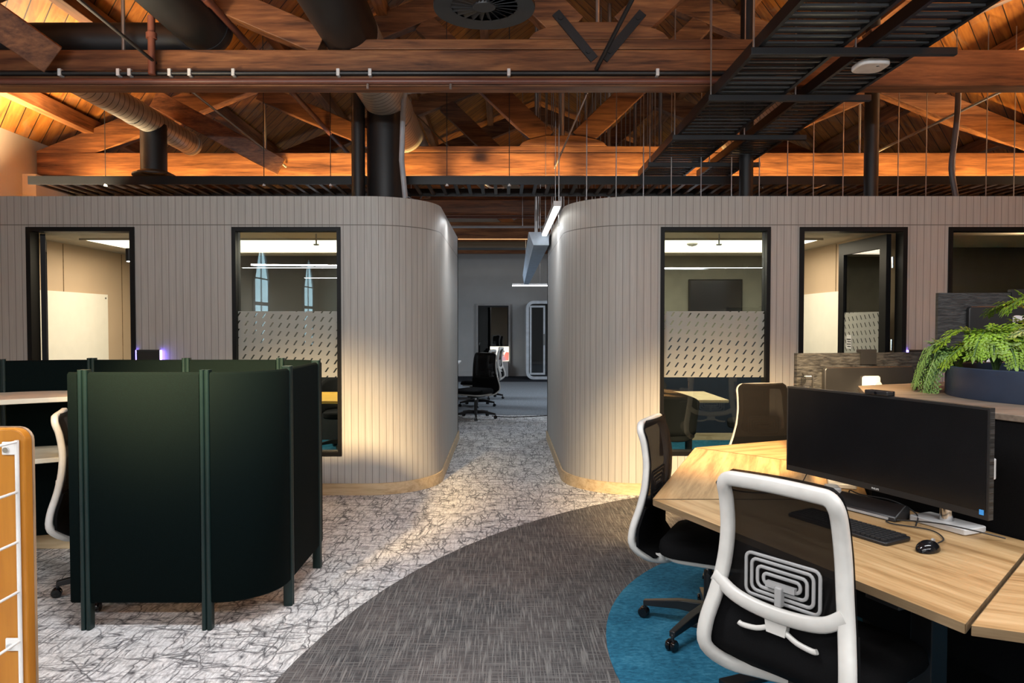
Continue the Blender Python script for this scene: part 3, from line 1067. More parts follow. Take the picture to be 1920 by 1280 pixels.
# braces between the trusses
for a, b, w, lab in ((P(290, 185, 7.9), P(527, 313, 8.36), 0.2, 'sloping timber brace notched onto the orange lit beam'),
                     (P(-40, 15, 4.9), P(100, 112, 5.2), 0.22, 'sloping timber brace ending on the dark front beam')):
    tag(MB().beam(a, b, 0.12, w).build('timber_brace', M['truss'], smooth=0, bevel=0.005), lab, 'timber brace')
for a, b, r, lab in ((P(345, 160, 7.6), P(537, 313, 8.43), 0.013, 'thin steel rod above the sloping brace'),
                     (P(143, -5, 4.2), P(292, 118, 5.27), 0.012, 'thin black rod meeting the red brown pipe stub'),
                     (P(1040, 315, 8.44), P(1112, 150, 7.4), 0.012, 'steel rod pinned to the middle of the orange lit beam'),
                     (P(1118, 130, 5.27), P(1190, -10, 4.7), 0.016, 'dark iron rod between the two straps of the front beam'),
                     (P(1645, 284, 8.44), P(1900, 160, 7.2), 0.016, 'steel rod rising behind the thick black post'),
                     (P(780, 215, 9.6), P(855, 288, 9.0), 0.01, 'thin bright rod behind the bent grey pipe')):
    o = MB().cyl(a, b, r, 8).build('brace_rod', M['strap'] if 'iron' in lab or 'black rod' in lab else M['steel'])
    tag(o, lab, 'brace rod')

# ------------------------------------------------------------------ pipes on the front truss
py_ = TRUSS_Y[0]
r = thing('cable_conduit', 'long black conduit clipped along the dark front beam', 'conduit', (0, py_, 3.38))
MB().cyl((-5.4, py_ - 0.024, 3.385), (2.0, py_ - 0.024, 3.385), 0.019, 12).build('pipe', M['black_metal'], r, world=True)
for px in (123, 231, 252, 326, 363, 444, 638, 697, 954, 1229):
    x = (px - 945) / FPX * 5.27
    MB().box(x - 0.012, x + 0.012, py_ - 0.05, py_ - 0.0, 3.36, 3.412).build('clip', M['white_gloss'], r, smooth=0, bevel=0.003, world=True)
r = thing('sprinkler_pipe', 'long red brown sprinkler pipe under the black conduit', 'pipe', (0, py_, 3.32))
MB().cyl((-5.4, py_ - 0.026, 3.325), (2.0, py_ - 0.026, 3.325), 0.021, 12).build('pipe', M['red_pipe'], r, world=True)
for px in (692, 846):
    x = (px - 945) / FPX * 5.27
    MB().cyl((x, py_ - 0.026, 3.325), (x, py_ - 0.026, 3.27), 0.01, 8).build('sprinkler_head', M['steel'], r, world=True)
r = thing('pipe_riser', 'short red brown pipe stub rising from the front beam', 'pipe')
r.location = P(285, 140, py_ - 0.06)
a = Vector(r.location)
MB().cyl((0, 0, 0), (0, 0, 0.42), 0.026, 12).build('pipe', M['red_pipe'], r)
MB().cyl((0, 0, 0.26), (0, 0, 0.3), 0.038, 12).build('coupling', M['red_pipe'], r)
r = thing('roof_pipe', 'red brown pipe running under the roof boards between the two big ducts', 'pipe')
q = P(477, 96, 6.0)
r.location = q
MB().cyl((0, -4.2, 0), (0, 4.5, 0), 0.028, 12).build('pipe', M['red_pipe'], r)
MB().cyl((0, -1.0, 0), (0, -0.9, 0), 0.036, 12).build('coupling', M['red_pipe'], r)
r = thing('bent_pipe', 'light grey bent pipe dropping beside the large duct', 'pipe')
pts = [P(820, 150, 6.9), P(820, 160, 6.9), P(812, 169, 6.9), P(775, 170, 6.9), P(762, 171, 6.9), P(757, 182, 6.9), P(755, 240, 6.9), P(753, 300, 6.9), P(757, 340, 6.9), P(760, 372, 6.9)]
MB().tube(pts, 0.026, 10).build('pipe', M['conduit'], r)
MB().cyl(P(770, 170, 6.9), P(764, 170.5, 6.9), 0.032, 10).cyl(P(757, 176, 6.9), P(756, 186, 6.9), 0.032, 10).cyl(P(819, 164, 6.9), P(820, 154, 6.9), 0.032, 10).build('coupling', M['conduit'], r)
pts = spline([P(1797, 160, 6.9), P(1795, 215, 6.9), P(1789, 270, 6.9), P(1784, 310, 6.9), P(1787, 340, 6.9), P(1796, 385, 6.9)], 5)
tag(MB().tube(pts, 0.026, 10).build('bent_conduit', M['dark_conduit']), 'dark bowed conduit dropping to the boarded wall', 'conduit')
for px, lab in ((672, 'black round post beside the large duct drop'), (1399, 'black round post rising behind the ladder trays'), (1633, 'black round post alone over the boarded wall')):
    b = P(px, 340, 7.0)
    tag(MB().cyl((b.x, 7.0, 2.5), (b.x, 7.0, rafter_z(b.x) + 0.2), 0.066, 24).build('round_post', M['black_duct']), lab, 'post', 'black posts over the meeting rooms')

# ------------------------------------------------------------------ ducts
def y_duct(name, label, x, z, rad, y0, y1, mat, end_cap=True):
    r = thing(name, label, 'duct', (x, y0, z))
    L = y1 - y0
    k = MB().tube([(0, 0, 0), (0, L, 0)], rad, 36)
    k.build('tube', mat, r, smooth=40)
    for yy in ([L - 0.05] if end_cap else []) + [L * 0.5]:
        MB().cyl((0, yy - 0.03, 0), (0, yy + 0.03, 0), rad + 0.006, 36).build('collar', mat, r, smooth=40)
    return r


y_duct('spiral_duct', 'slim silver spiral duct with a black drop and ring outlet', -3.63, 3.62, 0.125, 5.7, 8.3, M['spiral'])
r = C.objects['spiral_duct']
MB().cyl((0, 1.7, -0.02), (0, 1.7, -0.50), 0.128, 32).build('drop_pipe', M['black_duct'], r, smooth=40)
MB().lathe([(0.14, -0.5), (0.21, -0.535), (0.21, -0.55), (0.13, -0.52), (0.13, -0.5)], 36, (0, 1.7, 0)).build('ring_outlet', M['black_metal'], r)
big = y_duct('round_duct', 'large silver and black duct turning down to the boarded room', -1.18, 3.78, 0.215, 5.5, 9.6, M['spiral'])
MB().tube([(0, -4.0, 0), (0, 0.0, 0)], 0.214, 36).build('black_tube', M['black_duct'], big, smooth=40)
MB().cyl((0, 1.63, -0.05), (0, 1.63, -1.27), 0.185, 36).build('drop_pipe', M['black_duct'], big, smooth=40)
dk = y_duct('black_duct', 'large matt black duct passing over the dark front beam', -2.31, 3.83, 0.2, 2.0, 5.55, M['black_duct'])
k = MB()
k.tube([(0, 3.55, 0), (0, 3.62, -0.0), (0, 3.68, -0.01), (0, 3.72, -0.02)], [0.2, 0.19, 0.15, 0.05], 32)
k.build('end_cap', M['black_duct'], dk, smooth=60)
r = thing('cross_duct', 'straight black duct feeding the large matt black duct', 'duct', (-3.9, 5.62, 3.75))
MB().cyl((-0.05, 0, 0), (1.5, 0, 0), 0.14, 32).build('tube', M['black_duct'], r, smooth=40)
MB().cyl((-0.06, 0, 0), (0.0, 0, 0), 0.148, 32).build('collar', M['black_duct'], r, smooth=40)
y_duct('silver_duct', 'short silver spiral duct glimpsed between the ladder trays', 2.72, 3.72, 0.17, 5.9, 9.0, M['spiral'])

# swirl diffuser
r = thing('swirl_diffuser', 'round black swirl air diffuser hanging over the passage', 'air diffuser', P(908, 12, 3.55))
MB().lathe([(0.165, 0.0), (0.25, -0.012), (0.252, 0.004), (0.165, 0.02)], 48).build('rim', M['black_metal'], r)
MB().lathe([(0.0, -0.006), (0.055, -0.006), (0.06, 0.004), (0.0, 0.01)], 24).build('hub', M['black_metal'], r)
k = MB()
for i in range(22):
    a = 2 * PI * i / 22
    m = Matrix.Rotation(a, 4, 'Z') @ Matrix.Translation((0.112, 0, 0.005)) @ Matrix.Rotation(R(38), 4, 'X')
    k.box(-0.058, 0.058, -0.012, 0.012, -0.0012, 0.0012, m)
k.build('vane', M['black_duct'], r, smooth=0)
MB().lathe([(0.166, 0.015), (0.17, 0.3), (0.0, 0.3)], 36).build('plenum', M['black_duct'], r)
MB().cyl((0, 0, 0.3), (0, 0, 1.7), 0.1, 24).build('duct_neck', M['black_duct'], r)

# ------------------------------------------------------------------ cable trays
def y_tray(label, x0, x1, z, y0, y1):
    r = thing('cable_tray', label, 'cable tray', ((x0 + x1) / 2, y0, z))
    for x in (x0, x1):
        MB().box(x - 0.012, x + 0.012, y0, y1, z, z + 0.075).build('side_rail', M['tray_metal'], r, smooth=0, world=True)
    k = MB()
    y = y0 + 0.05
    i = 0
    while y < y1:
        k.box(x0, x1, y - 0.009, y + 0.009, z + 0.006, z + 0.02)
        y += 0.098
        i += 1
    k.build('ladder_slats', M['tray_rib'], r, smooth=0, world=True)
    k = MB()
    y = y0 + 0.0995
    while y < y1:
        k.box(x0, x1, y - 0.034, y + 0.034, z + 0.02, z + 0.026)
        y += 0.098
    k.build('tray_deck', M['tray_metal'], r, smooth=0, world=True)
    return r


TZ = 3.18
y_tray('wide black ladder cable tray running back under the beams', 1.515, 2.0, TZ, 2.0, 8.0)
y_tray('narrow black ladder cable tray running back under the beams', 2.17, 2.5, TZ, 2.0, 8.0)
for i, (yy, x1) in enumerate(((4.25, 2.68), (5.12, 2.62), (6.2, 2.62), (7.25, 2.6))):
    lab = ('first', 'second', 'third', 'fourth')[i] + ' black strut bar under the two ladder trays counted from the white access point'
    r = thing('strut_bar', lab, 'strut bar', (2.05, yy, TZ - 0.045), 0, 'strut bars under the ladder trays')
    MB().box(1.46, x1, yy - 0.02, yy + 0.02, TZ - 0.046, TZ - 0.002).build('channel', M['black_metal'], r, smooth=0, bevel=0.004, world=True)
    for x in (1.48, 2.085):
        MB().cyl((x, yy, TZ - 0.03), (x, yy, roof_z(x) - 0.03), 0.006, 6).build('drop_rod', M['steel'], r, world=True)
r = thing('cable_tray', 'long black cable tray crossing behind the tops of the boarded rooms', 'cable tray', (0, 7.7, 3.0))
for yy in (7.35, 8.03):
    MB().box(-4.9, 6.9, yy - 0.012, yy + 0.012, 2.975, 3.06).build('side_rail', M['tray_metal'], r, smooth=0, world=True)
k = MB()
x = -4.85
while x < 6.9:
    k.box(x - 0.018, x + 0.018, 7.35, 8.03, 2.985, 3.005)
    x += 0.14
k.build('ladder_slats', M['tray_metal'], r, smooth=0, world=True)
for px, lab in ((198, 'slim'), (495, 'slim'), (620, 'slim'), (838, 'slim'), (955, 'slim')):
    b = P(px, 346, 7.35)
    r = thing('wire_hanger', 'thin suspension wire with small white gripper holding the crossing tray', 'suspension wire', b, 0, 'wire hangers of the crossing tray')
    MB().cyl((0, 0, 0), (0, 0, roof_z(b.x) - b.z - 0.02), 0.004, 6).build('wire', M['strap'], r)
    MB().cyl((0, 0, -0.015), (0, 0, 0.035), 0.018, 10, 0.006).build('gripper', M['white_gloss'], r)
# wiring sagging to the crossing tray
for a, b, c, lab in ((900, 945, 960, 'white flex sagging to the crossing tray beside the wire hanger'), (1560, 1510, 1490, 'white flex sagging over the boarded wall by the black posts')):
    r = thing('junction_box', lab, 'cable', P(a, 334, 8.3))
    MB().box(-0.1, 0.1, -0.02, 0.02, -0.012, 0.012).build('cover', M['strap'], r, smooth=0)
    p0 = P(a, 337, 8.28) - Vector(r.location)
    p1 = P(b, 352, 8.0) - Vector(r.location)
    MB().tube(spline([p0, p0 * 0.5 + p1 * 0.5 + Vector((0, 0, -0.05)), p1], 6), 0.012, 6).build('flex', M['white_gloss'], r)
rnd = random.Random(4)
for i in range(17):
    px = 1050 + i * 53 + rnd.uniform(-4, 4)
    b = P(px, 354, 7.05)
    tag(MB().cyl((b.x, 7.05, 2.5), (b.x, 7.05, 4.15 if b.x < 4 else roof_z(b.x) - 0.03), 0.0055, 6).build('hanger_rod', M['steel']),
        'thin steel hanger rod rising from the lid of a boarded room', 'hanger rod', 'thin hanger rods')
for i in range(26):
    px = 1003 + i * 9.5 + rnd.uniform(-4, 4)
    Y = rnd.uniform(9.7, 11.3)
    b = P(px, 300, Y)
    tag(MB().cyl((b.x, Y, 2.9), (b.x, Y, roof_z(b.x) - 0.03), 0.008 if i % 5 else 0.026, 6).build('hanger_rod', M['steel']),
        'thin steel hanger rod rising to the roof boards behind the orange lit beam', 'hanger rod', 'hanger rods behind the orange lit beam')
# ceiling access point
r = thing('access_point', 'flat white wireless access point under the narrow ladder tray', 'access point', P(1632, 122, 4.45))
MB().slab(rrect(0.19, 0.19, 0.06, 6), -0.022, 0.012, Matrix.Identity(4)).build('shell', M['white_gloss'], r, bevel=0.01, seg=3)
MB().lathe([(0, -0.026), (0.01, -0.025), (0.01, -0.02)], 12, (0.02, -0.05, 0)).build('lens', M['chrome'], r)
b = Vector(r.location)
MB().cyl((0, 0, 0.012), (0, 0, TZ - b.z + 0.01), 0.02, 10).build('stem', M['white_gloss'], r)


# ------------------------------------------------------------------ task chairs
def oval(a, b, n=8):
    return [(a * math.cos(2 * PI * k / n), b * math.sin(2 * PI * k / n)) for k in range(n)]


def rsect(a, b, c=0.35):
    """A rectangle a by b with chopped corners."""
    a, b = a / 2, b / 2
    e = min(a, b) * c * 1.4
    return [(a, -b + e), (a, b - e), (a - e, b), (-a + e, b), (-a, b - e), (-a, -b + e), (-a + e, -b), (a - e, -b)]


def star_base(t, mat, rad=0.31, turn=0.0):
    k = MB().cyl((0, 0, 0.075), (0, 0, 0.135), 0.038, 18, 0.034)
    k.cyl((0, 0, 0.13), (0, 0, 0.30), 0.026, 16).build('gas_column', mat, t)
    MB().cyl((0, 0, 0.30), (0, 0, 0.35), 0.015, 12).build('piston', M['chrome'], t)
    for i in range(5):
        a = turn + 2 * PI * i / 5
        d = Vector((math.cos(a), math.sin(a), 0))
        s = Vector((-d.y, d.x, 0))
        k = MB()
        st = [(0.02, 0.105, 0.05, 0.06), (0.15, 0.105, 0.042, 0.045), (rad, 0.078, 0.03, 0.028)]
        ring = []
        for r, z, w, h in st:
            for i2, j2 in ((-1, -1), (1, -1), (1, 1), (-1, 1)):
                ring.append(d * r + s * (i2 * w / 2) + Vector((0, 0, z + j2 * h / 2)))
        fs = [(0, 3, 2, 1), (8, 9, 10, 11)]
        for q in (0, 4):
            for e in range(4):
                g = (e + 1) % 4
                fs.append((q + e, q + g, q + 4 + g, q + 4 + e))
        k.add(ring, fs)
        k.cyl(d * (rad - 0.006) + Vector((0, 0, 0.03)), d * (rad - 0.006) + Vector((0, 0, 0.078)), 0.009, 8)
        lg = k.build('leg', mat, t, bevel=0.004)
        w = MB()
        c = d * rad + Vector((0, 0, 0.0275))
        for o in (-1, 1):
            w.lathe([(0.0, -0.011), (0.022, -0.011), (0.0275, -0.004), (0.0275, 0.004), (0.022, 0.011), (0.0, 0.011)], 18)
            n0 = len(w.v) - 6 * 18
            ax = Matrix.Translation(c + s * (o * 0.0135)) @ s.to_track_quat('Z', 'Y').to_matrix().to_4x4()
            for q in range(n0, len(w.v)):
                w.v[q] = tuple(ax @ Vector(w.v[q]))
        w.build('caster', M['gloss_black'], lg)


def half_to_loop(pts):
    """Right-hand points from the bottom centre to the top centre, mirrored to a closed loop."""
    l = [Vector(p) for p in pts]
    return l + [Vector((-p.x, p.y, p.z)) for p in reversed(l) if abs(p.x) > 1e-4]


FRAME_PTS = [(0.0, -0.15, 0.372), (0.12, -0.185, 0.372), (0.195, -0.255, 0.392), (0.241, -0.32, 0.452), (0.243, -0.32, 0.53), (0.224, -0.29, 0.635),
             (0.207, -0.27, 0.74), (0.198, -0.265, 0.85), (0.194, -0.28, 0.955), (0.191, -0.297, 1.003), (0.172, -0.303, 1.028), (0.13, -0.304, 1.033), (0.0, -0.3, 1.035)]


def frame_y(z):
    for a, b in zip(FRAME_PTS, FRAME_PTS[1:]):
        if a[2] <= z <= b[2]:
            f = (z - a[2]) / max(1e-6, b[2] - a[2])
            return a[1] + (b[1] - a[1]) * f, a[0] + (b[0] - a[0]) * f
    return FRAME_PTS[-1][1], FRAME_PTS[-1][0]


def make_task_chair(label, shell=None, group=None, turn=0.3):
    shell = shell or M['white_plastic']
    t = thing('task_chair', label, 'office chair', (0, 0, 0), 0, group)
    star_base(t, M['black_plastic'], 0.335, turn)
    MB().slab(rrect(0.2, 0.3, 0.05, 4), 0.345, 0.385, Matrix.Translation((0, -0.02, 0))).build('mechanism', M['black_plastic'], t, bevel=0.008)
    MB().tube([(0.09, 0.02, 0.37), (0.2, 0.04, 0.366), (0.26, 0.045, 0.364)], 0.008, 8).build('lever', M['black_plastic'], t)
    # seat
    poly = rrect(0.5, 0.48, 0.11, 7, 0, 0.03)
    k = MB()
    n = len(poly)
    lv = [(1.0, 0.412), (1.02, 0.435), (1.0, 0.468), (0.93, 0.486), (0.7, 0.492)]
    base = 0
    for s, z in lv:
        for x, y in poly:
            k.v.append((x * s, 0.03 + (y - 0.03) * s, z - (0.018 if y > 0.2 and z > 0.42 else 0)))
    for i in range(len(lv) - 1):
        for j in range(n):
            g = (j + 1) % n
            k.f.append((i * n + j, i * n + g, (i + 1) * n + g, (i + 1) * n + j))
    k.f.append(tuple(reversed(range(n))))
    k.f.append(tuple((len(lv) - 1) * n + j for j in range(n)))
    k.build('seat', M['black_fabric'], t, smooth=60)
    k = MB().slab(rrect(0.46, 0.42, 0.1, 6, 0, 0.03), 0.385, 0.413, Matrix.Identity(4))
    k.build('seat_shell', shell, t, bevel=0.006)
    # back frame
    loop = [Vector(p) for p in spline(half_to_loop(FRAME_PTS), 4, True)]
    k = MB().sweep(loop, rsect(0.047, 0.034), ref=(0, 1, 0), closed=True)
    cb = spline([(0.216, -0.285, 0.69), (0.155, -0.29, 0.648), (0.06, -0.29, 0.63), (-0.06, -0.29, 0.63), (-0.155, -0.29, 0.648), (-0.232, -0.285, 0.69)], 5)
    k.sweep(cb, rsect(0.046, 0.026), ref=(0, 1, 0))
    k.build('back_frame', shell, t, smooth=50)
    # mesh panel and the padded lower back
    def surf(lo, hi, off):
        def fn(u, v):
            z = lo + (hi - lo) * v
            y, x = frame_y(z)
            x = max(x, 0.191) + 0.021
            if z > 1.0:
                x -= 0.05 * (1 - math.sqrt(max(0.0, 1 - ((z - 1.0) / 0.059) ** 2)))
            w = x * (2 * u - 1)
            return (w, y + off + 0.022 * (1 - (2 * u - 1) ** 2), z)
        return fn
    MB().grid(surf(0.625, 1.058, 0.021), 12, 24, (0, 0.003, 0)).build('mesh_back', M['mesh'], t, smooth=60)
    MB().grid(surf(0.39, 0.635, 0.021), 10, 8, (0, 0.012, 0)).build('lower_back', M['black_fabric'], t, smooth=60)
    # lumbar pad: nested rounded loops on the mesh
    k = MB()
    for i, (w, h) in enumerate(((0.255, 0.135), (0.213, 0.103), (0.171, 0.071), (0.127, 0.04))):
        lp = [(x, -0.262, 0.724 + z - 0.010 * math.cos(min(1, abs(x) / 0.09) * PI / 2) * (1 if z > 0 else 0)) for x, z in rrect(w, h, min(0.02, h * 0.4), 4)]
        k.sweep(lp, rsect(0.011, 0.007), ref=(0, 1, 0), closed=True)
    k.box(-0.05, 0.05, -0.274, -0.256, 0.7, 0.718)
    k.build('lumbar_pad', M['grey_plastic'], t, smooth=50)
    MB().box(-0.012, 0.012, -0.286, -0.262, 0.65, 0.712).build('lumbar_slider', M['grey_plastic'], t, bevel=0.004)
    k = MB()
    k.slab([(-0.032, 0), (0.032, 0), (0.04, 0.052), (-0.04, 0.052)], -0.014, 0.008, Matrix(((1, 0, 0, 0), (0, 0, -1, -0.287), (0, 1, 0, 0.566), (0, 0, 0, 1))))
    for s in (-1, 1):
        k.sweep(spline([(s * 0.03, -0.287, 0.58), (s * 0.07, -0.289, 0.562), (s * 0.12, -0.29, 0.556), (s * 0.135, -0.29, 0.56)], 3), rsect(0.016, 0.013), ref=(0, 1, 0))
    k.build('lumbar_handle', shell, t, smooth=50)
    # arms of the frame reaching under the seat
    for s in (-1, 1):
        MB().sweep(spline([(s * 0.13, -0.19, 0.376), (s * 0.1, -0.11, 0.38), (s * 0.06, -0.03, 0.388)], 4), rsect(0.04, 0.022), ref=(0, 0, 1)).build('frame_arm', shell, t, smooth=50)
    return t


def put(t, x, y, facing):
    """facing: compass angle (degrees from +x) the sitter looks towards."""
    t.location = (x, y, 0.008)
    t.rotation_euler = (0, 0, R(facing - 90))
    return t


chair = make_task_chair('white framed mesh task chair seen from behind at the desk with the keyboard', turn=0.925)
put(chair, 1.085, 2.375, 37)
ch2 = put(copy_tree(chair, label='white framed task chair side-on at the desk corner with bare oak top'), 1.03, 3.53, -27)
ch3 = put(copy_tree(chair, label='white framed task chair facing the viewer in front of the frosted window'), 2.12, 5.42, -82)
ch4 = put(copy_tree(chair, label='white framed task chair half hidden inside the green screens'), -2.22, 4.1, 24)
ch4.location.z = 0.0
PG = 'task chairs at the bench in the passage'
ch5 = put(copy_tree(chair, label='task chair nearest the passage mouth, in front of the pale bench', group=PG), -0.46, 11.5, -122)
ch6 = put(copy_tree(chair, label='task chair second along the pale bench in the passage', group=PG), -0.5, 13.2, 165)
ch7 = put(copy_tree(chair, label='task chair third along the pale bench in the passage', group=PG), -0.35, 14.5, 170)
for c in (ch5, ch6, ch7):
    c.location.z = 0.0


# ------------------------------------------------------------------ conference chairs
def make_conf_chair(label, group):
    t = thing('conference_chair', label, 'chair', (0, 0, 0.006), 0, group)
    star_base(t, M['black_metal'], 0.3, 0.2)
    k = MB()

    def fn(u, v):
        a = R(-115 + 230 * u)
        z = 0.46 + 0.44 * v * (0.62 + 0.38 * math.cos(a * 0.78))
        r = 0.26 + 0.035 * v
        return (r * math.sin(a), -r * math.cos(a) * 0.95 + 0.02 - 0.05 * v * max(0, math.cos(a)), z)
    k.grid(fn, 22, 8)
    o = k.build('shell', M['shell_fabric'], t, smooth=70)
    sm = o.modifiers.new('thickness', 'SOLIDIFY')
    sm.thickness = 0.035
    sm.offset = -1
    MB().slab(rrect(0.46, 0.46, 0.16, 6, 0, 0.03), 0.4, 0.48, Matrix.Identity(4)).build('seat', M['shell_fabric'], t, bevel=0.02, seg=3)
    return t


GC = 'conference chairs'
c0 = make_conf_chair('black shell chair just inside the frosted window behind the desks', GC)
put(c0, 1.62, 6.98, 60)
put(copy_tree(c0, label='black shell chair at the end of the pale meeting table'), 2.72, 7.75, 165)
put(copy_tree(c0, label='black shell chair across the pale meeting table by the wall screen'), 1.7, 8.72, -92)
put(copy_tree(c0, label='black shell chair at the honey table beside the green screens'), -2.3, 7.0, 95)
put(copy_tree(c0, label='black shell chair across the honey table by the dark wall'), -1.95, 8.6, -85)


def table(label, x0, x1, y0, y1, mat):
    t = thing('meeting_table', label, 'table', ((x0 + x1) / 2, (y0 + y1) / 2, 0.006))
    MB().box(x0, x1, y0, y1, 0.712, 0.744).build('tabletop', mat, t, smooth=0, bevel=0.006, world=True)
    for x in (x0 + 0.3, x1 - 0.3):
        MB().box(x - 0.04, x + 0.04, (y0 + y1) / 2 - 0.3, (y0 + y1) / 2 + 0.3, 0.008, 0.03).box(x - 0.03, x + 0.03, (y0 + y1) / 2 - 0.04, (y0 + y1) / 2 + 0.04, 0.03, 0.711).build('leg', M['black_metal'], t, smooth=0, world=True)
    return t


table('honey coloured table inside the window beside the green screens', -3.0, -1.42, 7.32, 8.28, M['gold_table'])
table('pale meeting table inside the window behind the desks', 0.95, 2.36, 7.42, 8.35, M['pale_table'])

# ------------------------------------------------------------------ green acoustic screens
SH, SB = 1.315, 0.135


def arc(cx, cy, r, a0, a1, n=10):
    return [(cx + r * math.cos(R(a0 + (a1 - a0) * k / n)), cy + r * math.sin(R(a0 + (a1 - a0) * k / n))) for k in range(n + 1)]


def panel(t, path, z0=SB, z1=SH - 0.012, th=0.038):
    """A padded panel standing along path with softened edges."""
    k = MB()
    e = 0.012
    sect = [(-th / 2, z0 + e), (-th / 2, z1 - e), (-th / 2 + e, z1), (th / 2 - e, z1), (th / 2, z1 - e), (th / 2, z0 + e), (th / 2 - e, z0), (-th / 2 + e, z0)]
    n = len(path)
    for i, p in enumerate(path):
        a, b = Vector(path[max(0, i - 1)]), Vector(path[min(n - 1, i + 1)])
        d = (b - a).normalized()
        nx, ny = d.y, -d.x
        for o, z in sect:
            k.v.append((p[0] + nx * o, p[1] + ny * o, z))
    m = len(sect)
    for i in range(n - 1):
        for j in range(m):
            g = (j + 1) % m
            k.f.append((i * m + j, i * m + g, (i + 1) * m + g, (i + 1) * m + j))
    k.f.append(tuple(reversed(range(m))))
    k.f.append(tuple((n - 1) * m + j for j in range(m)))
    return k.build('panel', M['green_fabric'], t, smooth=50, world=True)


def post(t, x, y, ang):
    m = Matrix.Translation((x, y, 0)) @ Matrix.Rotation(R(ang), 4, 'Z')
    k = MB()
    k.slab(rrect(0.022, 0.05, 0.008, 3, -0.0135), 0, SH, m).slab(rrect(0.022, 0.05, 0.008, 3, 0.0135), 0, SH, m)
    k.box(-0.02, 0.02, -0.014, 0.014, 0, SH - 0.004, m)
    k.build('post', M['green_metal'], t, smooth=40, world=True)


scr = thing('acoustic_screen', 'dark green felt acoustic screen wrapping a work nook on slim posts', 'screen', (-1.8, 4.15, 0))
Yn, Xs, Yb = 3.56, -1.185, 4.76
panel(scr, [(-2.185, Yn), (-2.137, Yn)])
post(scr, -2.11, Yn, 0)
panel(scr, [(-2.083, Yn), (-1.527, Yn)])
post(scr, -1.5, Yn, 0)
panel(scr, [(-1.473, Yn)] + arc(Xs - 0.29, Yn + 0.29, 0.29, -90, 0, 12)[0:] )
post(scr, Xs, Yn + 0.31, 90)
panel(scr, [(Xs, Yn + 0.337), (Xs, 4.438)])
post(scr, Xs, 4.465, 90)
panel(scr, [(Xs, 4.492)] + arc(Xs - 0.265, Yb - 0.265, 0.265, 0, 90, 10) + [(-1.47, Yb)])
post(scr, -1.5, Yb, 0)
panel(scr, [(-1.527, Yb), (-2.105, Yb)])
post(scr, -2.132, Yb, 0)
panel(scr, [(-2.159, Yb), (-2.74, Yb)])
post(scr, -2.767, Yb, 0)
panel(scr, [(-2.794, Yb), (-2.95, 4.745), (-3.12, 4.69), (-3.25, 4.625)])
post(scr, -3.27, 4.61, 28)
panel(scr, [(-3.293, 4.597), (-3.5, 4.46), (-3.72, 4.28), (-3.9, 4.08)])

edge = spline([(-1.32, 4.44), (-1.7, 4.46), (-2.2, 4.45), (-2.6, 4.34), (-2.95, 4.13), (-3.25, 3.9), (-3.6, 3.75)], 5)
back = [(-3.86, 4.02), (-3.7, 4.24), (-3.5, 4.42), (-3.29, 4.56), (-3.12, 4.655), (-2.95, 4.715), (-2.75, 4.735), (-1.46, 4.735), (-1.33, 4.68), (-1.235, 4.57), (-1.215, 4.46)]
poly = [(p.x, p.y) for p in reversed(edge)][:-1] + [(-1.23, 4.44)] + list(reversed(back))
for z, lab in ((1.1, 'cream wavy counter shelf high inside the green screens'), (0.735, 'cream wavy desk shelf below the counter inside the green screens')):
    t = thing('curved_shelf', lab, 'shelf', (-2.4, 4.5, z))
    MB().prism(poly, z - 0.03, z).build('shelf_board', M['cream_top'], t, smooth=30, bevel=0.004, world=True)
    for x in (-3.0, -1.9):
        MB().box(x - 0.015, x + 0.015, 4.5, 4.69, z - 0.06, z - 0.0305).build('bracket', M['black_metal'], t, smooth=0, world=True)
tag(MB().box(-3.6, -1.3, 4.83, 4.93, 0, 0.13).build('timber_plinth', M['plinth'], smooth=0, bevel=0.004), 'low pale timber plinth on the floor under the green screens', 'plinth')

# ------------------------------------------------------------------ plywood end panel with wire side
t = thing('display_rack', 'caramel plywood rack end with white wire side grid', 'rack', (-1.3, 1.6, 0))
mt = Matrix(((1, 0, 0, -1.345), (0, 0, -1, 1.627), (0, 1, 0, 0.655), (0, 0, 0, 1)))
MB().slab(rrect(0.52, 1.31, 0.03, 5), 0, 0.027, mt).build('end_panel', M['ply'], t, smooth=40, bevel=0.003, world=True)
MB().slab(rrect(0.524, 1.314, 0.032, 5), -0.003, 0.004, mt).build('edge_band', M['ply_edge'], t, smooth=40, world=True)
wx = -1.1
MB().cyl((wx, 1.595, 0.05), (wx, 1.595, 1.285), 0.0045, 10).build('upright_wire', M['white_wire'], t, world=True)
MB().cyl((wx, 1.2, 0.05), (wx, 1.2, 1.285), 0.0045, 10).build('upright_wire', M['white_wire'], t, world=True)
z = 1.282
while z > 0.05:
    MB().cyl((wx, 1.597, z), (wx, 1.15, z), 0.0032, 8).build('cross_wire', M['white_wire'], t, world=True)
    z -= 0.1135
for z in (1.268, 0.82, 0.37):
    br = MB().box(wx - 0.034, wx + 0.004, 1.593, 1.5985, z - 0.016, z + 0.014).build('bracket', M['white_wire'], t, smooth=0, bevel=0.003, world=True)
    MB().cyl((wx - 0.022, 1.593, z - 0.004), (wx - 0.022, 1.588, z - 0.004), 0.0065, 10).move(t.location).build('screw', M['chrome'], br)

# ------------------------------------------------------------------ octagonal desk cluster
OX, OY = 2.638, 3.284
RAD = 1.946
APO = RAD * math.cos(PI / 8)
DEPTH = 0.93
DZ = 0.73


def desk_frame(theta):
    th = R(theta)
    mid = (OX + APO * math.cos(th), OY + APO * math.sin(th), 0.008)
    return mid, math.atan2(math.cos(th), -math.sin(th))


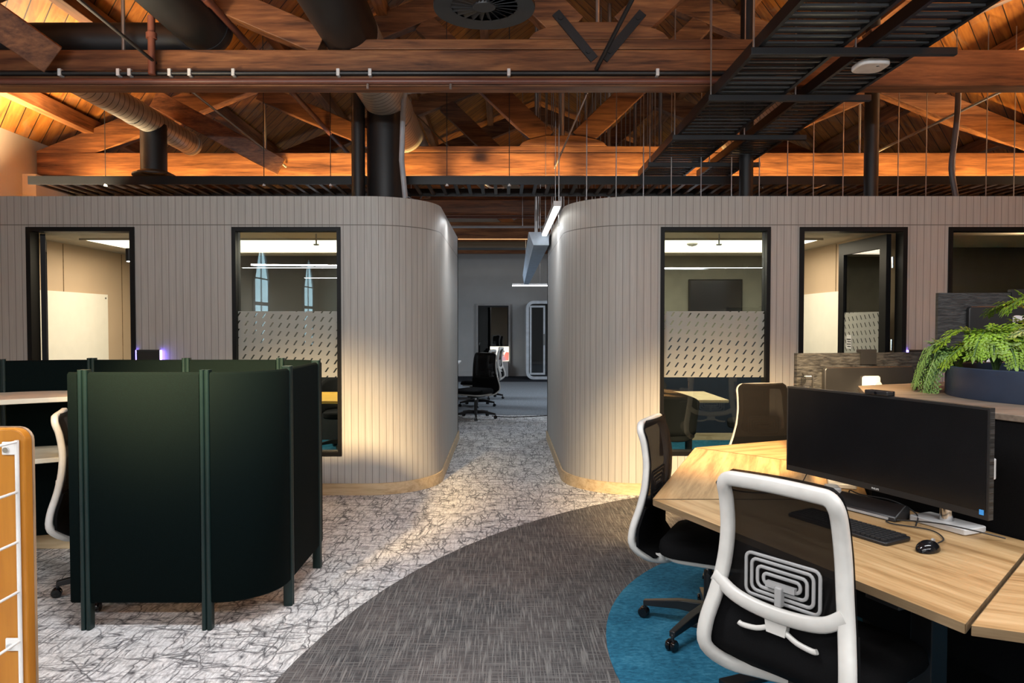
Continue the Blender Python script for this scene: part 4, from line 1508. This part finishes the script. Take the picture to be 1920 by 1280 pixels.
def wpt(theta, x, y, z=0.0):
    mid, rz = desk_frame(theta)
    return Vector(mid) * 1 + Matrix.Rotation(rz, 3, 'Z') @ Vector((x, y, 0)) + Vector((0, 0, z - 0.008))


def make_desk(label, theta, group):
    mid, rz = desk_frame(theta)
    t = thing('desk', label, 'desk', mid, rz, group)
    g = 0.008
    a = RAD * math.sin(PI / 8) - g
    b = (APO - DEPTH) * math.tan(PI / 8) - g
    poly = [(-a, 0), (a, 0), (b, DEPTH), (-b, DEPTH)]
    MB().prism(poly, DZ - 0.036, DZ - 0.008 - 0.0015).build('desktop', M['oak'], t, smooth=0)
    ed = MB()
    for (p, q) in zip(poly, poly[1:] + poly[:1]):
        p, q = Vector(p), Vector(q)
        n = Vector(((q - p).y, -(q - p).x)).normalized() * 0.0012
        ed.add([(p.x, p.y, DZ - 0.0365), (q.x, q.y, DZ - 0.0365), (q.x, q.y, DZ - 0.009), (p.x, p.y, DZ - 0.009),
                (p.x + n.x, p.y + n.y, DZ - 0.0365), (q.x + n.x, q.y + n.y, DZ - 0.0365), (q.x + n.x, q.y + n.y, DZ - 0.009), (p.x + n.x, p.y + n.y, DZ - 0.009)],
               [(4, 5, 6, 7), (3, 2, 6, 7)])
    ed.build('edge_band', M['oak_edge'], t, smooth=0)
    MB().box(-0.5, 0.5, 0.34, 0.4, DZ - 0.085, DZ - 0.038).box(-0.03, 0.03, 0.2, 0.7, DZ - 0.1, DZ - 0.086).build('under_frame', M['black_metal'], t, smooth=0)
    for s in (-1, 1):
        MB().box(s * 0.36 - 0.04, s * 0.36 + 0.04, 0.33, 0.41, 0.02, DZ - 0.086).box(s * 0.36 - 0.035, s * 0.36 + 0.035, 0.1, 0.72, 0.0, 0.022).build('leg', M['black_metal'], t, smooth=0, bevel=0.004)
    MB().box(-0.4, 0.4, DEPTH - 0.1, DEPTH - 0.08, 0.2, DZ - 0.04).build('modesty_panel', M['black_fabric'], t, smooth=0)
    MB().box(0.4, 0.52, 0.02, 0.09, DZ - 0.06, DZ - 0.037).build('height_control', M['black_plastic'], t, smooth=0, bevel=0.004)
    return t


GD = 'oak desks of the octagonal cluster'
d0 = make_desk('oak desk carrying the keyboard, white arm base and big screen', 202.5, GD)


def more_desk(theta, label):
    mid, rz = desk_frame(theta)
    return copy_tree(d0, mid, rz, label)


more_desk(157.5, 'bare oak desk beyond the seam of the keyboard desk')
more_desk(112.5, 'oak desk with a mouse below the frosted window')
more_desk(67.5, 'oak desk behind the planter hub')
more_desk(247.5, 'oak desk with a coiled cable across the gap from the keyboard desk')

# hub cabinet
t = thing('desk_hub', 'octagonal black hub with dark oak top in the middle of the desks', 'hub cabinet', (OX, OY, 0.008))
oct_ = lambda ap: [(ap / math.cos(PI / 8) * math.cos(R(45 * k)), ap / math.cos(PI / 8) * math.sin(R(45 * k))) for k in range(8)]
MB().prism(oct_(0.855), 0, 1.165).build('hub_body', M['black_fabric'], t, smooth=0)
MB().prism(oct_(0.868), 1.166, 1.192).build('hub_top', M['hub_top'], t, smooth=0, bevel=0.003)
HT = 1.2

# planter and plants
t = thing('planter', 'round dark blue planter on the hub top', 'planter', (OX, OY, HT))
PR = 0.505
MB().lathe([(PR - 0.02, 0.0), (PR - 0.003, 0.0), (PR, 0.006), (PR, 0.138), (PR - 0.004, 0.142), (PR - 0.014, 0.142), (PR - 0.018, 0.138), (PR - 0.018, 0.02), (0.0, 0.02)], 72).build('bowl', M['planter'], t, smooth=40)
MB().lathe([(PR - 0.02, 0.075), (0.3, 0.085), (0.0, 0.09)], 36).build('soil', M['soil'], t)


def leaflet(k, p, d, n, ln, wd):
    """A small folded leaf from p along d with normal n."""
    s = d.cross(n).normalized()
    tip = p + d * ln - n * ln * 0.18
    mid = p + d * ln * 0.45
    k.add([p, mid + s * wd - n * wd * 0.25, tip, mid - s * wd - n * wd * 0.25, mid + n * wd * 0.2], [(0, 1, 4), (1, 2, 4), (2, 3, 4), (3, 0, 4)])


def fern(name, label, base, mat, fronds, reach, rise, droop, seed, spread=(0, 360), density=17, size=0.052):
    rd = random.Random(seed)
    t = thing(name, label, 'plant', base, 0, 'ferns in the blue planter')
    for i in range(fronds):
        a = R(spread[0] + (spread[1] - spread[0]) * (i + rd.uniform(0.1, 0.9)) / fronds)
        L = reach * rd.uniform(0.65, 1.1)
        H = rise * rd.uniform(0.65, 1.15)
        dp = droop * rd.uniform(0.6, 1.2)
        d2 = Vector((math.cos(a), math.sin(a), 0))
        st = [Vector((0, 0, 0)), d2 * L * 0.15 + Vector((0, 0, H * 0.65)), d2 * L * 0.5 + Vector((0, 0, H)), d2 * L * 0.85 + Vector((0, 0, H - dp * 0.5)), d2 * L + Vector((0, 0, H - dp))]
        cv = spline(st, 6)
        k = MB().tube(cv, [0.003 * (1 - 0.6 * q / len(cv)) + 0.0008 for q in range(len(cv))], 5)
        stem = k.build('stem', M['leaf_dark'], t)
        f = MB()
        total = len(cv) - 1
        for q in range(density):
            u = 0.28 + 0.72 * (q + 0.5) / density
            x = u * total
            j = min(int(x), total - 1)
            p = cv[j].lerp(cv[j + 1], x - j)
            tg = (cv[j + 1] - cv[j]).normalized()
            sd = tg.cross(Vector((0, 0, 1)))
            if sd.length < 0.05:
                sd = Vector((-d2.y, d2.x, 0))
            sd.normalize()
            up = sd.cross(tg).normalized()
            ln = size * (1.25 - abs(u - 0.55) * 1.3) * rd.uniform(0.8, 1.2)
            for s in (-1, 1):
                dd = (sd * s + tg * 0.55 + up * rd.uniform(-0.25, 0.25)).normalized()
                # a pinna: a few leaflets along a short side stalk
                for w in range(3):
                    pp = p + dd * ln * (0.15 + 0.45 * w)
                    for s2 in (-1, 1):
                        d3 = (dd + (dd.cross(up)) * s2 * 0.8).normalized()
                        leaflet(f, pp, d3, up, ln * 0.62, ln * 0.15)
        tip = cv[-1]
        leaflet(f, tip, (cv[-1] - cv[-2]).normalized(), Vector((0, 0, 1)), size * 0.8, size * 0.22)
        f.build('frond_leaves', mat, stem, smooth=0)
    return t


S0 = HT + 0.085
fern('fern', 'bright green fern filling the rim of the planter by the glazed door', (OX - 0.24, OY + 0.17, S0), M['leaf'], 15, 0.25, 0.22, 0.1, 3, (0, 360), 15, 0.042)
fern('fern', 'green fern spilling over the planter rim to the hub top', (OX - 0.36, OY + 0.27, S0), M['leaf_dark'], 9, 0.2, 0.16, 0.29, 8, (110, 200), 20, 0.036)
fern('fern', 'pale variegated fern in the middle of the planter', (OX + 0.0, OY + 0.02, S0), M['leaf_pale'], 16, 0.29, 0.2, 0.07, 12, (0, 360), 15, 0.042)
fern('fern', 'tall green fern frond reaching highest above the planter', (OX + 0.06, OY + 0.22, S0), M['leaf'], 9, 0.27, 0.36, 0.07, 21, (60, 330), 15, 0.042)
fern('fern', 'pale variegated fern at the back of the planter', (OX + 0.24, OY - 0.02, S0), M['leaf_pale'], 13, 0.29, 0.22, 0.08, 31, (0, 360), 15, 0.042)
for bx_, by_, an, ln, hh, lab in ((OX - 0.03, OY - 0.3, 205, 0.2, 0.14, 'broad strap leaved plant arching at the planter front'), (OX - 0.12, OY - 0.34, 190, 0.14, 0.05, 'low strap leaved plant lying on the planter rim')):
    t = thing('strap_plant', lab, 'plant', (bx_, by_, S0))
    for q, (da, f1) in enumerate(((0, 1.0), (70, 0.85), (-60, 0.9), (150, 0.8))[:4 if hh > 0.1 else 2]):
        d2 = Vector((math.cos(R(an + da)), math.sin(R(an + da)), 0))
        sd = Vector((-d2.y, d2.x, 0))
        cv = spline([Vector((0, 0, -0.01)), d2 * ln * 0.25 * f1 + Vector((0, 0, hh * 0.8)), d2 * ln * 0.6 * f1 + Vector((0, 0, hh)), d2 * ln * f1 + Vector((0, 0, hh * 0.8))], 5)
        k = MB()
        n = len(cv)
        for i, p in enumerate(cv):
            w = 0.022 * math.sin(PI * (0.12 + 0.88 * i / (n - 1))) + 0.001
            k.v += [tuple(p + sd * w + Vector((0, 0, w * 0.4))), tuple(p), tuple(p - sd * w + Vector((0, 0, w * 0.4)))]
        for i in range(n - 1):
            k.f += [(3 * i, 3 * i + 1, 3 * i + 4, 3 * i + 3), (3 * i + 1, 3 * i + 2, 3 * i + 5, 3 * i + 4)]
        k.build('leaf_blade', M['strap_leaf'], t, smooth=60)


# ------------------------------------------------------------------ monitors on white arms
def text_mesh(body, size):
    cu = bpy.data.curves.new('lettering', 'FONT')
    cu.body = body
    cu.size = size
    cu.extrude = 0.0003
    cu.align_x = 'CENTER'
    o = bpy.data.objects.new('lettering', cu)
    me = bpy.data.meshes.new_from_object(o)
    bpy.data.objects.remove(o)
    return me


def make_monitor(label, theta, x, y, zc, tilt=0.0, rot=0.0, group=None):
    """Screen faces local -y; origin at the screen centre."""
    p = wpt(theta, x, y, zc)
    mid, rz = desk_frame(theta)
    t = thing('monitor', label, 'monitor', p, rz + R(rot), group)
    W, H = 0.94, 0.395
    sag = 0.018
    bow = lambda u: -sag * (abs(u) ** 2)      # gently curved: edges come forward

    def sheet(w, h, y0, z0=0.0):
        return lambda u, v: ((u - 0.5) * w, y0 + bow((u - 0.5) * w / (W / 2)), z0 + (v - 0.5) * h)
    MB().grid(sheet(W, H, 0.028), 14, 2, (0, -0.022, 0)).build('back_cover', M['monitor_back'], t, smooth=40)
    MB().grid(sheet(W, H, 0.0), 14, 2, (0, 0.006, 0)).build('bezel', M['black_plastic'], t, smooth=40)
    MB().grid(sheet(W - 0.016, H - 0.034, -0.0012, 0.009), 14, 2).build('screen', M['screen'], t, smooth=40)
    k = MB().slab(rrect(0.62, 0.25, 0.02, 3), 0.02, 0.052, Matrix(((1, 0, 0, 0), (0, 0, 1, 0), (0, 1, 0, -0.01), (0, 0, 0, 1))))
    k.build('rear_housing', M['black_plastic'], t, bevel=0.006)
    cm = MB().box(-0.055, 0.055, -0.006, 0.03, H / 2 + 0.001, H / 2 + 0.02).build('webcam', M['black_plastic'], t, smooth=0, bevel=0.004)
    MB().box(-0.055, 0.055, 0.03, 0.036, H / 2 - 0.07, H / 2 + 0.02).build('webcam_clip', M['black_plastic'], cm, smooth=0)
    MB().cyl((0, -0.006, H / 2 + 0.0105), (0, -0.0085, H / 2 + 0.0105), 0.006, 12).build('lens', M['gloss_black'], cm)
    me = text_mesh('PHILIPS', 0.011)
    me.materials.append(M['white_ink'])
    o = bpy.data.objects.new('lettering', me)
    C.objects.link(o)
    o.parent = t
    o.matrix_local = Matrix.Translation((0, -0.0015, -H / 2 + 0.006)) @ Matrix.Rotation(R(90), 4, 'X')
    MB().box(W / 2 - 0.03, W / 2 - 0.014, -sag - 0.0022, -sag - 0.0012 + 0.0008, -H / 2 + 0.016, -H / 2 + 0.034).build('sticker', M['blue_dot'], t, smooth=0)
    MB().slab(rrect(0.12, 0.12, 0.015, 3), 0.052, 0.066, Matrix(((1, 0, 0, 0), (0, 0, 1, 0), (0, 1, 0, 0), (0, 0, 0, 1)))).build('mount_plate', M['white_gloss'], t, bevel=0.003)
    return t


def make_arm(label, theta, bx_, by_, mon, group=None):
    """White monitor arm: base plate on the desk, chrome pole, two jointed links."""
    base = wpt(theta, bx_, by_, DZ)
    mid, rz = desk_frame(theta)
    t = thing('monitor_stand', label, 'monitor stand', base, rz, group)
    inv = Matrix.Translation(base) @ Matrix.Rotation(rz, 4, 'Z')
    inv = inv.inverted()
    bpy.context.view_layer.update()
    head = inv @ (mon.matrix_world @ Vector((0, 0.085, 0)))
    MB().slab(rrect(0.24, 0.13, 0.012, 3), 0.0, 0.024, Matrix.Identity(4)).build('base_plate', M['white_gloss'], t, bevel=0.004)
    MB().cyl((0, 0, 0.024), (0, 0, 0.115), 0.026, 20).build('pole', M['chrome'], t)
    MB().cyl((0, 0, 0.115), (0, 0, 0.2), 0.03, 20).build('collar', M['white_gloss'], t)
    elbow = Vector((0.14, 0.02, 0.25))
    MB().beam((0, 0, 0.175), elbow, 0.055, 0.04, (0, 1, 0)).build('lower_link', M['white_gloss'], t, bevel=0.012, seg=3)
    j = MB().cyl(elbow + Vector((0, 0, -0.03)), elbow + Vector((0, 0, 0.05)), 0.032, 20)
    j.build('elbow_joint', M['white_gloss'], t, bevel=0.004)
    MB().beam(elbow + Vector((0, 0, 0.03)), head, 0.05, 0.05, (0, 1, 0)).build('upper_link', M['white_gloss'], t, bevel=0.014, seg=3)
    MB().cyl(head + Vector((0, -0.03, 0)), head + Vector((0, 0.03, 0)), 0.033, 20).build('tilt_joint', M['white_gloss'], t, bevel=0.003)
    return t


GM, GA = 'wide monitors around the hub', 'white monitor arms around the hub'
m1 = make_monitor('wide black monitor facing the viewer over the keyboard', 202.5, -0.075, 0.63, 1.055, group=GM)
m2 = make_monitor('wide monitor edge-on behind the one over the keyboard', 157.5, 0.0, 0.66, 1.06, group=GM)
m3 = make_monitor('wide monitor seen from its textured back before the glazed door', 112.5, 0.02, 0.68, 1.172, rot=-10, group=GM)
m4 = make_monitor('raised wide monitor seen from its textured back above the planter', 67.5, -0.05, 0.66, 1.535, rot=19, group=GM)
make_arm('white monitor arm standing beside the mouse', 202.5, 0.08, 0.845, m1, GA)
make_arm('white monitor arm on the bare oak desk by the black dock', 157.5, 0.06, 0.83, m2, GA)
make_arm('white monitor arm behind the low textured monitor', 112.5, 0.0, 0.83, m3, GA)
make_arm('long white monitor arm rising behind the fern', 67.5, 0.25, 0.83, m4, GA)

# ------------------------------------------------------------------ things on the desks
def on_desk(name, label, cat, theta, x, y, rot=0.0, z=DZ, group=None):
    mid, rz = desk_frame(theta)
    return thing(name, label, cat, wpt(theta, x, y, z), rz + R(rot), group)


t = on_desk('keyboard', 'black keyboard on the oak desk under the big screen', 'keyboard', 202.5, -0.06, 0.45, 3)
k = MB().slab(rrect(0.46, 0.145, 0.012, 3), 0.0, 0.014, Matrix.Rotation(R(2), 4, 'X'))
k.build('case', M['black_plastic'], t, bevel=0.003)
k = MB()
for rw in range(6):
    yy = 0.055 - rw * 0.0215
    n = 21
    for c in range(n):
        if rw == 5 and 4 < c < 9:
            continue
        x = -0.218 + c * 0.0208
        if c in (15, 18):
            x += 0.0
        zz = 0.0145 + yy * math.sin(R(2))
        k.box(x, x + 0.0165, yy - 0.008, yy + 0.008, zz, zz + 0.006)
    if rw == 5:
        k.box(-0.11, -0.035, yy - 0.008, yy + 0.008, 0.0135, 0.0195)
k.build('keycaps', M['rubber'], t, smooth=0)


def mouse(label, theta, x, y, rot):
    t = on_desk('computer_mouse', label, 'mouse', theta, x, y, rot, DZ, 'black mice')
    k = MB()

    def fn(u, v):
        a, b = 2 * PI * u, PI / 2 * v
        return (0.033 * math.cos(a) * math.cos(b) * (1 - 0.1 * math.sin(a)), 0.058 * math.sin(a) * math.cos(b), 0.002 + 0.036 * math.sin(b) * (1 - 0.12 * math.sin(a) * math.cos(b)))
    k.grid(fn, 28, 8).build('shell', M['gloss_black'], t, smooth=80)
    MB().cyl((-0.004, 0.03, 0.031), (0.004, 0.03, 0.031), 0.008, 12).build('scroll_wheel', M['grey_plastic'], t)
    return t


mouse('black mouse beside the keyboard', 202.5, 0.265, 0.49, 8)
mouse('black mouse on the oak desk by the frosted window', 112.5, 0.28, 0.42, 0)
# angular black dock at the back of the keyboard desk
t = on_desk('desk_dock', 'angular black power dock behind the keyboard', 'dock', 202.5, -0.19, 0.735, 6)
mt = Matrix(((0, 0, 1, 0), (1, 0, 0, 0), (0, 1, 0, 0), (0, 0, 0, 1)))
MB().slab([(-0.055, 0), (0.05, 0), (0.05, 0.05), (0.02, 0.062), (-0.05, 0.02)], -0.15, 0.15, mt).build('body', M['black_plastic'], t, bevel=0.005)
MB().box(-0.12, 0.12, -0.056, -0.052, 0.004, 0.014).build('front_strip', M['grey_plastic'], t, smooth=0)
# cables
def cable(label, pts, r=0.0028, mat='rubber', n=8):
    o = MB().tube(spline(pts, n), r, 6).build('cable', M[mat])
    return tag(o, label, 'cable')


Wd = lambda th, x, y, z=0.004: wpt(th, x, y, DZ + z)
cable('thin black cable looping on the bare oak desk', [Wd(157.5, 0.27, 0.69, 0.15), Wd(157.5, 0.25, 0.62, 0.006), Wd(157.5, 0.05, 0.47), Wd(157.5, 0.1, 0.3), Wd(157.5, 0.3, 0.24), Wd(157.5, 0.44, 0.36), Wd(157.5, 0.42, 0.5), Wd(157.5, 0.36, 0.42)])
cable('black mouse lead curling to the back of the keyboard desk', [Wd(202.5, 0.25, 0.55, 0.012), Wd(202.5, 0.2, 0.66), Wd(202.5, 0.1, 0.72), Wd(202.5, -0.02, 0.66), Wd(202.5, -0.06, 0.7), Wd(202.5, 0.1, 0.74, 0.03), Wd(202.5, 0.22, 0.78, 0.03), Wd(202.5, 0.3, 0.86, 0.01)])
cable('black cable draped over the angular dock', [Wd(202.5, -0.34, 0.8), Wd(202.5, -0.3, 0.74, 0.07), Wd(202.5, -0.22, 0.72, 0.072), Wd(202.5, -0.1, 0.76, 0.07), Wd(202.5, -0.02, 0.8, 0.03), Wd(202.5, 0.04, 0.72)])
cable('coiled black cable hanging at the desk gap edge', [Wd(247.5, -0.35, 0.64), Wd(247.5, -0.43, 0.52, 0.02), Wd(247.5, -0.5, 0.42, 0.0), Wd(247.5, -0.42, 0.36), Wd(247.5, -0.3, 0.4), Wd(247.5, -0.25, 0.5)], 0.004)
t = on_desk('adapter_box', 'small white power adapter beside the arm on the bare oak desk', 'adapter', 157.5, 0.3, 0.78, 10)
MB().slab(rrect(0.1, 0.06, 0.01, 3), 0, 0.035, Matrix.Identity(4)).build('case', M['white_gloss'], t, bevel=0.004)
MB().box(-0.02, 0.02, -0.031, -0.029, 0.01, 0.022).build('socket', M['black_plastic'], t, smooth=0)

# ------------------------------------------------------------------ the office beyond the passage
t = thing('bench_desk', 'pale bench desk in the office beyond the passage', 'desk', (-1.75, 13.2, 0))
MB().box(-2.6, -0.93, 11.2, 15.4, 0.705, 0.735).build('desktop', M['white_gloss'], t, smooth=0, world=True)
for yy in (11.5, 13.3, 15.1):
    MB().box(-1.05, -1.0, yy - 0.03, yy + 0.03, 0, 0.704).build('leg', M['black_metal'], t, smooth=0, world=True)
    MB().box(-2.55, -2.5, yy - 0.03, yy + 0.03, 0, 0.704).build('leg', M['black_metal'], t, smooth=0, world=True)
cable('black cable lying across the passage carpet', [(-0.2, 11.75, 0.006), (0.1, 11.6, 0.006), (0.5, 11.7, 0.006), (0.9, 11.9, 0.006)], 0.009)
# phone booth
t = thing('phone_booth', 'pale rounded phone booth with glass door against the far wall', 'phone booth', (1.15, 19.85, 0))
mt = Matrix(((1, 0, 0, 1.15), (0, 0, -1, 20.4), (0, 1, 0, 1.08), (0, 0, 0, 1)))
outer = rrect(1.1, 2.14, 0.2, 6)
inner = rrect(0.94, 1.98, 0.13, 6)
k = MB()
n = len(outer)
for z in (0.0, 1.1):
    k.v += [tuple(mt @ Vector((x, y, z))) for x, y in outer] + [tuple(mt @ Vector((x, y, z))) for x, y in inner]
for i in range(n):
    j = (i + 1) % n
    k.f += [(i, j, 2 * n + j, 2 * n + i), (n + j, n + i, 3 * n + i, 3 * n + j), (2 * n + i, 2 * n + j, 3 * n + j, 3 * n + i), (j, i, n + i, n + j)]
k.build('shell', M['phone_white'], t, smooth=40, world=True)
MB().slab(inner, 0.0, 0.03, mt).build('rear_lining', M['dark_wall'], t, smooth=0, world=True)
MB().slab(inner, 1.06, 1.066, mt).build('glass', M['dark_glass'], t, smooth=0, world=True)
dr = bars(0.70, 1.12, 0.14, 2.02, 19.30, 19.33, 0.05).build('door', M['phone_white'], t, smooth=0, world=True)
MB().cyl((1.09, 19.27, 0.95), (1.09, 19.27, 1.25), 0.012, 8).move(t.location).build('handle', M['chrome'], dr)
MB().box(1.2, 1.55, 19.7, 20.2, 0.12, 0.55).build('seat', M['shell_fabric'], t, smooth=0, bevel=0.03, world=True)
# glazed opening in the far wall with a lit picture below
w = struct(thing('window_4', None, None, (-0.31, 20.55, 0.1)), 'dark glazed opening in the far wall')
MB().box(-0.77, 0.14, 20.52, 20.595, 0.16, 2.06).build('recess', M['dark_wall'], w, smooth=0, world=True)
MB().box(-0.72, 0.1, 20.5, 20.51, 0.2, 2.0).build('pane', M['dark_glass'], w, smooth=0, world=True)
bars(-0.8, 0.18, 0.12, 2.1, 20.48, 20.6, 0.05).build('window_frame', M['grey_plastic'], w, smooth=0, world=True)
t = thing('lit_display', 'small lit display showing a seated man beside a red chair', 'display', (-0.13, 20.4, 0.45))
MB().box(-0.4, 0.14, 20.4, 20.44, 0.45, 0.87).build('panel', glow('display white', (1.0, 0.92, 0.72), 1.1), t, smooth=0, world=True)
pic = lambda nm, poly, col, y: MB().slab(poly, 0, 0.004, Matrix(((1, 0, 0, 0), (0, 0, -1, y), (0, 1, 0, 0), (0, 0, 0, 1)))).build(nm, glow('display ' + nm, col, 0.8), t, smooth=0, world=True)
ell = lambda cx, cz, a, b: [(cx + a * math.cos(2 * PI * k / 18), cz + b * math.sin(2 * PI * k / 18)) for k in range(18)]
pic('picture_wall', [(-0.4, 0.47), (-0.26, 0.47), (-0.26, 0.74), (-0.4, 0.7)], (0.75, 0.6, 0.3), 20.398)
pic('picture_chair', [(0.02, 0.47), (0.13, 0.47), (0.14, 0.7), (0.06, 0.72), (0.0, 0.62)], (0.9, 0.1, 0.02), 20.396)
pic('picture_jacket', [(-0.16, 0.46), (0.06, 0.46), (0.03, 0.56), (-0.03, 0.63), (-0.12, 0.6)], (0.45, 0.16, 0.2), 20.393)
pic('picture_face', ell(-0.05, 0.68, 0.05, 0.065), (0.6, 0.3, 0.18), 20.389)
pic('picture_hair', [(-0.11, 0.68), (-0.1, 0.76), (-0.04, 0.78), (0.02, 0.75), (0.02, 0.71), (-0.06, 0.72), (-0.08, 0.66)], (0.02, 0.012, 0.01), 20.385)
pic('picture_beard', [(-0.07, 0.64), (0.0, 0.64), (0.0, 0.61), (-0.06, 0.6)], (0.03, 0.015, 0.012), 20.385)
t = thing('low_cabinet', 'low pale cabinet below the lit display', 'cabinet', (-0.2, 20.25, 0))
MB().box(-0.45, 0.12, 20.1, 20.47, 0.03, 0.44).build('carcass', M['grey_wall'], t, smooth=0, bevel=0.005, world=True)
MB().box(-0.165, -0.16, 20.09, 20.1, 0.05, 0.42).box(-0.44, 0.11, 20.12, 20.45, 0, 0.029).build('door_joint', M['dark_wall'], t, smooth=0, world=True)
# pendants and baffle
t = thing('linear_pendant', 'white linear pendant running along the passage beside the curved wall', 'pendant light', (0.49, 7.6, 2.62))
MB().box(0.455, 0.525, 6.55, 8.65, 2.62, 2.67).build('housing', M['white_gloss'], t, smooth=0, world=True)
MB().box(0.465, 0.515, 6.56, 8.64, 2.604, 2.6195).build('diffuser', M['lamp_white'], t, smooth=0, world=True)
for yy in (6.8, 8.4):
    MB().cyl((0.49, yy, 2.67), (0.49, yy, roof_z(0.49) - 0.03), 0.003, 6).build('suspension', M['steel'], t, world=True)
t = thing('acoustic_baffle', 'long pale blue hanging baffle tapering along the passage', 'baffle', (0.42, 11.5, 2.6))
k = MB()
k.add([(0.30, 8.7, 2.66), (0.55, 8.7, 2.66), (0.55, 8.7, 2.5), (0.36, 8.7, 2.5), (0.42, 16.0, 2.62), (0.56, 16.0, 2.62), (0.56, 16.0, 2.42), (0.45, 16.0, 2.42)],
      [(0, 1, 2, 3), (7, 6, 5, 4), (0, 4, 5, 1), (1, 5, 6, 2), (2, 6, 7, 3), (3, 7, 4, 0)])
k.build('blade', M['blade'], t, smooth=0, world=True)
for yy in (9.2, 15.4):
    MB().cyl((0.47, yy, 2.64), (0.47, yy, roof_z(0.47) - 0.03), 0.004, 6).build('suspension', M['steel'], t, world=True)
t = thing('linear_pendant', 'white linear pendant across the far office before the phone booth', 'pendant light', (0.8, 17.2, 2.48))
MB().box(0.2, 1.9, 17.17, 17.23, 2.46, 2.5).build('housing', M['white_gloss'], t, smooth=0, world=True)
MB().box(0.2, 1.9, 17.165, 17.235, 2.44, 2.4595).build('diffuser', M['lamp_white'], t, smooth=0, world=True)
MB().cyl((0.87, 17.2, 2.5), (0.87, 17.2, roof_z(0.87) - 0.03), 0.006, 6).build('suspension', M['steel'], t, world=True)
MB().cyl((1.7, 17.2, 2.5), (1.7, 17.2, roof_z(1.7) - 0.03), 0.006, 6).build('suspension', M['steel'], t, world=True)
t = thing('cable_tray', 'dark cable tray crossing the far office below the last trusses', 'cable tray', (0, 16.2, 3.3))
MB().box(-3.5, 4.0, 16.0, 16.03, 3.24, 3.38).build('side_rail', M['tray_metal'], t, smooth=0, world=True)
MB().box(-3.5, 4.0, 16.5, 16.53, 3.24, 3.38).build('side_rail', M['tray_metal'], t, smooth=0, world=True)
MB().box(-3.5, 4.0, 16.03, 16.5, 3.24, 3.25).build('tray_floor', M['tray_metal'], t, smooth=0, world=True)
for x in (-2, 2.5):
    MB().cyl((x, 16.27, 3.25), (x, 16.27, roof_z(x) - 0.03), 0.006, 6).build('drop_rod', M['steel'], t, world=True)
for yy, zz, m_, lab in ((11.55, 3.26, 'red_pipe', 'thin pipe along the beam behind the passage gap'), (11.5, 3.1, 'conduit', 'pale conduit below the beam behind the passage gap')):
    t = thing('cross_pipe', lab, 'pipe', (0, yy, zz))
    MB().cyl((-3, yy, zz), (4, yy, zz), 0.02, 8).build('pipe', M[m_], t, world=True)
    for x in (-1.5, 0.3, 2.5):
        MB().cyl((x, yy, zz), (x, yy, roof_z(x) - 0.03), 0.004, 6).build('hanger', M['steel'], t, world=True)
